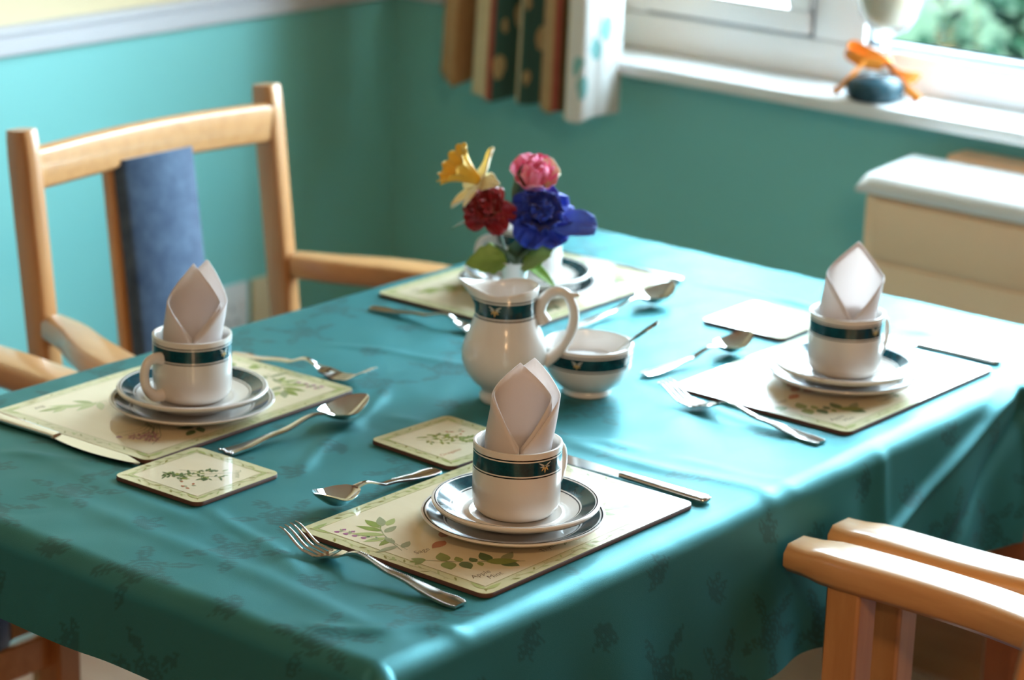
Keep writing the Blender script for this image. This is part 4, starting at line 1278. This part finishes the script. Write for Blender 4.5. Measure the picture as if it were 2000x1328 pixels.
# ------------------------------------------------------------------ armchairs (local +x faces the table)
def make_chair():
    root = bpy.data.objects.new('armchair', None); root.empty_display_size = .1; COL.objects.link(root)
    HY = 0.2085
    def xr(z): return interp([(0, -0.050), (0.42, 0.0), (0.50, 0.0), (0.918, -0.050)], z)
    for s in (-1, 1):
        pts = [(xr(z), s * HY, z) for z in [0, .1, .2, .3, .4, .44, .5, .56, .66, .74, .82, .88, .908, .918]]
        def w(t): return 0.040 if t < .85 else 0.040 - 0.006 * (t - .85) / .15
        link('back_post', MB().bar(pts, 0.027, w, up=(1, 0, 0), b=0.005), M['beech_v'], root, angle=75, wn_=True)
        # arm: flat, bowed outwards
        off = spline([(0.0, 0.2110, 0), (0.06, 0.229, 0), (0.13, 0.260, 0), (0.21, 0.282, 0), (0.31, 0.292, 0), (0.465, 0.290, 0)], 41)
        pa = []
        for i, q in enumerate(off):
            pa.append((q.x + 0.004 * (1 - i / 40), s * q.y, 0.6805 + 0.003 * math.sin(PI * i / 40)))
        def aw(t): return 0.034 + 0.022 * min(1, t * 2.2) if t < .93 else 0.056 - 0.012 * (t - .93) / .07
        link('arm', MB().bar(pa, aw, lambda t: 0.033 if t < .96 else 0.028, b=0.008), M['beech'], root, angle=75, wn_=True)
        link('front_leg', MB().bar([(0.400, s * 0.290, 0.0), (0.400, s * 0.290, 0.672)], 0.036, 0.038, up=(1, 0, 0), b=0.004), M['beech_v'], root, angle=75, wn_=True)
        link('side_rail', MB().bar([(0.0, s * 0.2085, 0.362), (0.392, s * 0.285, 0.362)], 0.022, 0.042), M['beech'], root, angle=75, wn_=True)
    link('front_rail', MB().bar([(0.392, -0.285, 0.362), (0.392, 0.285, 0.362)], 0.022, 0.042), M['beech'], root, angle=75, wn_=True)
    link('back_rail', MB().bar([(0.0, -0.20, 0.362), (0.0, 0.20, 0.362)], 0.022, 0.055), M['beech'], root, angle=75, wn_=True)
    pts = [(xr(0.870) + 0.006 - 0.012 * math.sin(PI * k / 16), -HY + 0.008 + (2 * HY - .016) * k / 16, 0.870 + 0.003 * math.sin(PI * k / 16)) for k in range(17)]
    link('top_rail', MB().bar(pts, 0.022, 0.052, b=0.006), M['beech'], root, angle=75, wn_=True)
    sp = MB().bar([(xr(z) - 0.014, 0, z) for z in [.36, .42, .5, .6, .7, .78, .862]], 0.145, 0.018, up=(1, 0, 0), b=0.003)
    splat = link('splat', sp, M['beech_v'], root, angle=75, wn_=True)
    pad = MB().bar([(xr(z) - 0.002 + 0.004 * math.sin(PI * (z - .44) / .4), 0, z) for z in [.46, .5, .56, .62, .68, .74, .80, .858]], 0.132, 0.026, up=(1, 0, 0), b=0.010)
    link('splat_pad', pad, M['blue_fabric'], root, angle=60)
    # seat cushion with rounded plan
    poly = []
    for x, y, r in ((0.420, 0.245, 0.07), (0.012, 0.192, 0.02), (0.012, -0.192, 0.02), (0.420, -0.245, 0.07)):
        poly.append((x, y))
    cu = MB()
    def outline(k, n=40):
        out = []
        P = poly; 
        for i in range(4):
            a = Vector((*P[i - 1], 0)); b = Vector((*P[i], 0)); c = Vector((*P[(i + 1) % 4], 0))
            r = 0.085 if i in (0, 3) else 0.02
            p0 = b + (a - b).normalized() * r; p1 = b + (c - b).normalized() * r
            for q in range(7):
                t = q / 6
                out.append((1 - t) ** 2 * p0 + 2 * t * (1 - t) * b + t * t * p1)
        return out
    O = outline(0); cen = Vector((0.21, 0, 0))
    lev = [(0.386, 0.97), (0.392, 1.0), (0.424, 1.0), (0.436, 0.975), (0.443, 0.92), (0.448, 0.75), (0.450, 0.4), (0.451, 0.02)]
    v = []; f = []; n = len(O)
    for z, s in lev: v += [tuple(cen + (p - cen) * s + Vector((0, 0, z))) for p in O]
    for j in range(len(lev) - 1):
        for i in range(n): f.append((j * n + i, j * n + (i + 1) % n, (j + 1) * n + (i + 1) % n, (j + 1) * n + i))
    f.append(tuple(range(n - 1, -1, -1))); f.append(tuple((len(lev) - 1) * n + i for i in range(n)))
    cu.add(v, f)
    link('seat', cu, M['navy_fabric'], root, angle=60)
    return root
chair = make_chair()
CH = [(-2.255, 2.130, 0, 'beech armchair with mottled blue back panel standing before the wall sockets'),
      (-2.480, 1.480, 0, 'beech armchair showing one arm beside the wall side cup, back out of the picture'),
      (-0.719, 1.634, PI, 'beech armchair at the near side of the table, nearest arm end against the cloth'),
      (-0.714, 2.286, PI, 'beech armchair whose glaring arm lies just behind the nearest chair arm')]
for i, (x, y, a, lb) in enumerate(CH):
    o = chair if i == 0 else copy_tree(chair)
    o.location = (x, y, 0); o.rotation_euler = (0, 0, a)
    tag(o, lb, 'chair', 'beech armchairs around the table')

# ------------------------------------------------------------------ storage heater, sockets
M['heater'] = mat('beige_enamel', (0.93, 0.61, 0.37), 0.45)
M['heater_lid'] = mat('window_lit_enamel_lid', (0.74, 0.70, 0.66), 0.28, coat=0.4)  # paler than the body: the window's reflection put into the lid colour
ht = thing('storage_heater', 'beige storage heater with a pale lid under the window sill', 'heater', (-1.30, 2.99, 0))
link('body', MB().box((-0.446, -0.034, 0.24), (0.45, 0.12, 0.765)), M['heater'], ht, bevel=0.006)
link('front_panel', MB().box((-0.428, -0.040, 0.26), (0.45, -0.0345, 0.672)), M['heater'], ht, bevel=0.003)
link('upper_panel', MB().box((-0.428, -0.040, 0.678), (0.45, -0.0345, 0.760)), M['heater'], ht, bevel=0.003)
lid = MB()
prof = [(-0.045, 0.768), (-0.047, 0.780), (-0.040, 0.792), (-0.026, 0.798), (0.075, 0.806), (0.082, 0.800), (0.082, 0.768)]
for x in (0,): pass
v = []; n = len(prof)
for x, k in ((-0.455, .35), (-0.448, .8), (-0.435, 1.0), (0.46, 1.0)):
    v += [(x, y, 0.768 + (z - 0.768) * k) for y, z in prof]
f = [(j * n + i, j * n + (i + 1) % n, (j + 1) * n + (i + 1) % n, (j + 1) * n + i) for j in range(3) for i in range(n)] + [tuple(range(n)), tuple(range(4 * n - 1, 3 * n - 1, -1))]
link('lid', MB().add(v, f), M['heater_lid'], ht, angle=40)
link('back_ledge', MB().box((-0.390, 0.084, 0.760), (0.46, 0.140, 0.812)), M['heater'], ht, bevel=0.006)
link('wall_bracket', MB().box((-0.36, 0.11, 0.30), (-0.30, 0.148, 0.36)), M['heater'], ht, bevel=0.004)
link('wall_bracket', MB().box((0.30, 0.11, 0.30), (0.36, 0.148, 0.36)), M['heater'], ht, bevel=0.004)

M['plate_white'] = mat('white_socket_plastic', (0.72, 0.72, 0.72), 0.35)
M['plate_cream'] = mat('cream_socket_plastic', (0.72, 0.62, 0.42), 0.35)
M['hole'] = mat('dark_hole', (0.03, 0.03, 0.03), 0.7)
M['grey_hole'] = mat('grey_switch', (0.35, 0.35, 0.35), 0.6)
sk = thing('wall_socket', 'white double wall socket half hidden behind a napkin tip', 'socket', (WX, 2.709, 0.4215))
link('face_plate', MB().box((0, -0.073, -0.043), (0.009, 0.073, 0.043)), M['plate_white'], sk, bevel=0.003)
for s in (-1, 1):
    for dy, dz, w, h in ((0, 0.004, .005, .010), (-0.011, -0.020, .008, .006), (0.011, -0.020, .008, .006)):
        link('pin_hole', MB().box((0.0085, s * 0.036 + dy - w / 2, dz - h / 2), (0.0096, s * 0.036 + dy + w / 2, dz + h / 2)), M['grey_hole'], sk, smooth=False)
    link('rocker_switch', MB().box((0.008, s * 0.060 - .005, 0.0), (0.012, s * 0.060 + .005, 0.018)), M['plate_white'], sk, bevel=0.001)
sk = thing('aerial_outlet', 'cream square aerial outlet plate with one dark hole by the chair post', 'socket', (WX, 2.837, 0.4215))
link('face_plate', MB().box((0, -0.043, -0.043), (0.009, 0.043, 0.043)), M['plate_cream'], sk, bevel=0.003)
ho_ = link('aerial_hole', MB().lathe([(0.0001, 0), (0.007, 0), (0.008, 0.001), (0.008, 0.004), (0.004, 0.004), (0.0001, 0.0045)], 16), M['hole'], sk)
ho_.rotation_euler = (0, PI / 2, 0); ho_.location = (0.009, 0.010, 0.002)

# ------------------------------------------------------------------ curtain
def floral(name, ground, spot):
    m = mat(name, ground, 0.85, sheen=0.2, spec=0.2); t = NT(m)
    vo = t.n('TexVoronoi'); vo.inputs['Scale'].default_value = 24; t.l(t.coord('Object', (1, 1, 0.6)), vo.inputs['Vector'])
    t.l(t.mix(t.math('LESS_THAN', t.math('ADD', vo.outputs['Distance'], t.math('MULTIPLY', t.noise(60, t.coord()), .25)), 0.42), ground, spot), t.b.inputs['Base Color'])
    return m
CURT = [fabric('curtain_cream', (0.60, 0.47, 0.27), (0.68, 0.54, 0.33), 40, 0.9), fabric('curtain_tan', (0.44, 0.25, 0.10), (0.50, 0.30, 0.13), 40, 0.9), fabric('curtain_red_line', (0.33, 0.08, 0.06), (0.38, 0.10, 0.08), 40, 0.9),
        floral('curtain_teal_floral', (0.045, 0.13, 0.115), (0.52, 0.42, 0.22)), fabric('curtain_fold_shade', (0.07, 0.055, 0.02), (0.09, 0.07, 0.03), 40, 0.9), floral('curtain_daylit_floral', (0.74, 0.74, 0.72), (0.22, 0.50, 0.50))]  # dark tone paints the fold shade, pale floral the daylight on the last pleat
def build_curtain():
    # plan of the pleats with each face's stripe
    plan = [((-2.648, 3.075), None, 0), ((-2.628, 3.045), 0, .030), ((-2.590, 3.035), 1, .012), ((-2.578, 3.085), 1, .02), ((-2.562, 3.088), 4, .010), ((-2.546, 3.040), 4, .004), ((-2.504, 3.030), 0, 0), ((-2.497, 3.036), 2, 0), ((-2.478, 3.080), 3, .0),
            ((-2.458, 3.088), 3, .004), ((-2.448, 3.050), 4, .004), ((-2.430, 3.036), 0, 0), ((-2.418, 3.062), 3, .003), ((-2.398, 3.082), 3, .003), ((-2.390, 3.050), 2, 0), ((-2.345, 3.028), 1, .0), ((-2.336, 3.036), 2, 0), ((-2.326, 3.075), 4, .003),
            ((-2.314, 3.030), 0, 0), ((-2.292, 3.008), 0, 0), ((-2.262, 3.012), 5, -.002), ((-2.248, 3.040), 5, .004), ((-2.240, 3.085), 5, .010)]
    px, py, mi, hm = [plan[0][0][0]], [plan[0][0][1]], [], [0.028]
    sub = 5
    for (a, _, h0), (b, mt, h1) in zip(plan, plan[1:]):
        for k in range(1, sub + 1):
            t = k / sub; tt = t * t * (3 - 2 * t)
            px.append(a[0] + (b[0] - a[0]) * t); py.append(a[1] + (b[1] - a[1]) * tt); mi.append(mt); hm.append(h0 + (h1 - h0) * t)
    zs = [0, .004, .03, .08, .15, .3, .6, 1.0, 1.35]
    N = len(px)
    v = []
    for dz in zs:
        for i in range(N):
            u = i / (N - 1)
            g = 1 - 0.10 * min(1, dz / 1.3)
            v.append((-2.282 + (px[i] + 2.25) * g * .85 + 0.030 * dz * (1 - u), 3.06 + (py[i] - 3.06) * (1 - .2 * dz), 0.773 + hm[i] + 0.003 * math.sin(i * .5) + dz))
    f = [(j * N + i, j * N + i + 1, (j + 1) * N + i + 1, (j + 1) * N + i) for j in range(len(zs) - 1) for i in range(N - 1)]
    mb = MB(); mb.v = v; mb.f = f; mb.m = mi * (len(zs) - 1)
    o = link('curtain', mb, CURT, angle=70, solid=0.0025)
    tag(o, 'pleated curtain with cream, tan and teal flowered stripes at the window', 'curtain')
build_curtain()

# ------------------------------------------------------------------ on the sill
def clear_glass():
    m = mat('goblet_glass', (0.95, 0.95, 0.93), 0.03); b = m.node_tree.nodes['Principled BSDF']
    b.inputs['Transmission Weight'].default_value = 0.9; b.inputs['IOR'].default_value = 1.45
    return m
M['goblet'] = clear_glass()
M['cream_fill'] = silk('cream_candle', (0.80, 0.62, 0.36), (0.85, 0.70, 0.46))
M['ribbon'] = mat('orange_ribbon', (0.95, 0.30, 0.02), 0.4, sheen=0.2)
M['slate'] = fabric('blue_black_glass', (0.012, 0.035, 0.045), (0.035, 0.08, 0.10), 30, 0.18, 0)
SZ = WIN_Z0 + 0.0002
gx, gy = -1.842, 3.150
gb = thing('goblet', 'tall stemmed glass goblet with cream filling on the window sill', 'goblet', (gx, gy, SZ))
link('glass', MB().lathe([(0.0001, 0.0005), (0.036, 0.0005), (0.037, 0.002), (0.012, 0.006), (0.0062, 0.014), (0.0055, 0.06), (0.0060, 0.082), (0.011, 0.090), (0.028, 0.100), (0.042, 0.118), (0.048, 0.145), (0.046, 0.18), (0.043, 0.19),
      (0.0415, 0.19), (0.0445, 0.18), (0.0462, 0.145), (0.040, 0.120), (0.026, 0.103), (0.0001, 0.098)], 40), M['goblet'], gb, angle=60)
link('filling', MB().lathe([(0.0001, 0.0995), (0.025, 0.1045), (0.0385, 0.1215), (0.0445, 0.145), (0.0440, 0.170), (0.0001, 0.172)], 32), M['cream_fill'], gb, angle=60)
rb = thing('ribbon_bow', 'orange ribbon bow tied around the goblet stem on the sill', 'ribbon', (gx, gy, SZ))
def ribbon(pts, w, name):
    pts = spline([tuple(RV * i + ZV * j + KV * k) for i, j, k in pts], 18)
    link(name, MB().sweep(pts, lambda i, t: [(0.0005, -w(t)), (0.0005, w(t)), (-0.0005, w(t)), (-0.0005, -w(t))], up=KV * .5 + ZV), M['ribbon'], rb, angle=60)
ribbon([(-0.004, 0.052, .012), (-0.028, 0.066, .018), (-0.052, 0.076, .016), (-0.058, 0.066, .02), (-0.036, 0.054, .02), (-0.006, 0.048, .014)], lambda t: 0.010, 'loop')
ribbon([(0.000, 0.052, .012), (0.014, 0.040, .018), (0.030, 0.036, .020), (0.046, 0.034, .016), (0.030, 0.028, .020), (0.006, 0.046, .012)], lambda t: 0.007, 'loop')
ribbon([(-0.030, 0.058, .02), (-0.050, 0.036, .026), (-0.068, 0.016, .030), (-0.078, 0.010, .032)], lambda t: 0.004 + .004 * t, 'tail')
ribbon([(0.006, 0.040, .016), (0.020, 0.026, .024), (0.036, 0.012, .030), (0.048, 0.002, .034)], lambda t: 0.006 + .004 * t, 'tail')
link('knot', MB().lathe([(0.0068, 0.046), (0.0090, 0.048), (0.0090, 0.056), (0.0068, 0.058)], 16), M['ribbon'], rb, angle=60)
pw = link('glass_dish', MB().lathe([(0.0001, 0.0), (0.034, 0.0), (0.041, 0.006), (0.043, 0.016), (0.041, 0.026), (0.034, 0.033), (0.022, 0.037), (0.012, 0.036), (0.0001, 0.034)], 40), M['slate'], angle=60, loc=(-1.838, 3.106 + .012, SZ))
tag(pw, 'squat blue black glass dish on the sill in front of the goblet', 'dish')

# ------------------------------------------------------------------ garden outside
M['lawn'] = paint('lawn', (0.006, 0.016, 0.004), (0.010, 0.024, 0.007), 0.9, 6)
m = MB().box((-9, WY + 0.3, -0.25), (6, 14, -0.15)); g_ = struct('ground', m, M['lawn'], smooth=False)
M['bush1'] = silk('bright_foliage', (0.008, 0.028, 0.007), (0.016, 0.042, 0.013), 0.6)
M['bush2'] = silk('dark_foliage', (0.002, 0.010, 0.004), (0.006, 0.020, 0.009), 0.6)
M['bush3'] = silk('pale_foliage', (0.026, 0.048, 0.026), (0.040, 0.062, 0.038), 0.6)
M['bark'] = mat('bark', (0.10, 0.06, 0.03), 0.9)
M['orange_bloom'] = mat('orange_bloom', (0.09, 0.03, 0.006), 0.6)
for _k in ('lawn', 'bush1', 'bush2', 'bush3', 'orange_bloom'):      # matt foliage
    _b = M[_k].node_tree.nodes['Principled BSDF']
    _b.inputs['Specular IOR Level'].default_value = 0.05; _b.inputs['Sheen Weight'].default_value = 0; _b.inputs['Roughness'].default_value = 0.9
def bush(name, label, x, y, r, h, mt, seed, n=420, L=0.09, bloom=0):
    root = thing(name, label, 'shrub', (x, y, -0.15), 0, 'garden shrubs outside the window')
    rr = np.random.default_rng(seed)
    mb = MB()
    for k in range(n):
        d = rr.normal(size=3); d /= np.linalg.norm(d); q = rr.uniform(.55, 1)
        c = Vector((d[0] * r * q, d[1] * r * q, h * .5 + d[2] * h * .5 * q))
        Lk = L * rr.uniform(.6, 1.2)
        lm = MB().flat(leaf_poly(0, 0, 0, Lk, Lk * .5, 3), 0)
        e = Matrix.Translation(c) @ Matrix.Rotation(rr.uniform(0, 6.28), 4, 'Z') @ Matrix.Rotation(rr.uniform(-1, 1), 4, 'Y') @ Matrix.Rotation(rr.uniform(-1, 1), 4, 'X')
        mb.merge(lm, e)
    link('foliage', mb, mt, root, smooth=False)['kind'] = 'stuff'
    link('trunk', MB().tube([(0, 0, 0), (0.01, 0, h * .5), (0, 0.01, h * .75)], 0.02, 8), M['bark'], root)
    for k in range(bloom):
        a = rr.uniform(0, 6.28); zz = rr.uniform(.5, .95) * h
        link('bloom', MB().lathe([(0.0001, 0), (0.03, .01), (0.05, .035), (0.04, .05), (0.0001, .03)], 10), M['orange_bloom'], root, loc=(r * .9 * math.cos(a), r * .9 * math.sin(a), zz))
SH = [(-4.05, 4.20, .27, .50, 'bush2', 'dark green shrub low outside the left window sash', 0), (-3.42, 4.30, .28, .58, 'bush1', 'bright green shrub outside the left window sash, beside the mullion', 0),
      (-2.78, 4.22, .28, .52, 'bush2', 'dark green shrub with an orange bloom outside, just right of the goblet', 2), (-2.14, 4.30, .29, .56, 'bush3', 'pale grey green shrub outside the large window pane', 1), (-1.50, 4.24, .28, .60, 'bush2', 'dark green shrub outside past the right picture edge', 0),
      (-4.20, 5.05, .33, .62, 'bush3', 'pale shrub in the second row outside the left sash', 0), (-3.45, 5.15, .34, .70, 'bush2', 'dark green shrub in the second row behind the bright one', 0), (-2.70, 5.05, .34, .66, 'bush1', 'bright green shrub in the second row outside the large pane', 0),
      (-1.95, 5.15, .34, .72, 'bush2', 'dark green shrub in the second row at the far right', 0), (-3.90, 6.00, .38, .85, 'bush1', 'tall bright shrub in the last row at the left', 0), (-3.05, 6.05, .38, .90, 'bush2', 'tall dark shrub in the last row outside', 0), (-2.20, 6.00, .38, .85, 'bush3', 'tall pale shrub in the last row outside', 0)]
for k, (x, y, r, h, mt, lb, bl) in enumerate(SH):
    bush('garden_shrub', lb, x, y, r, h, M[mt], 100 + k, bloom=bl)
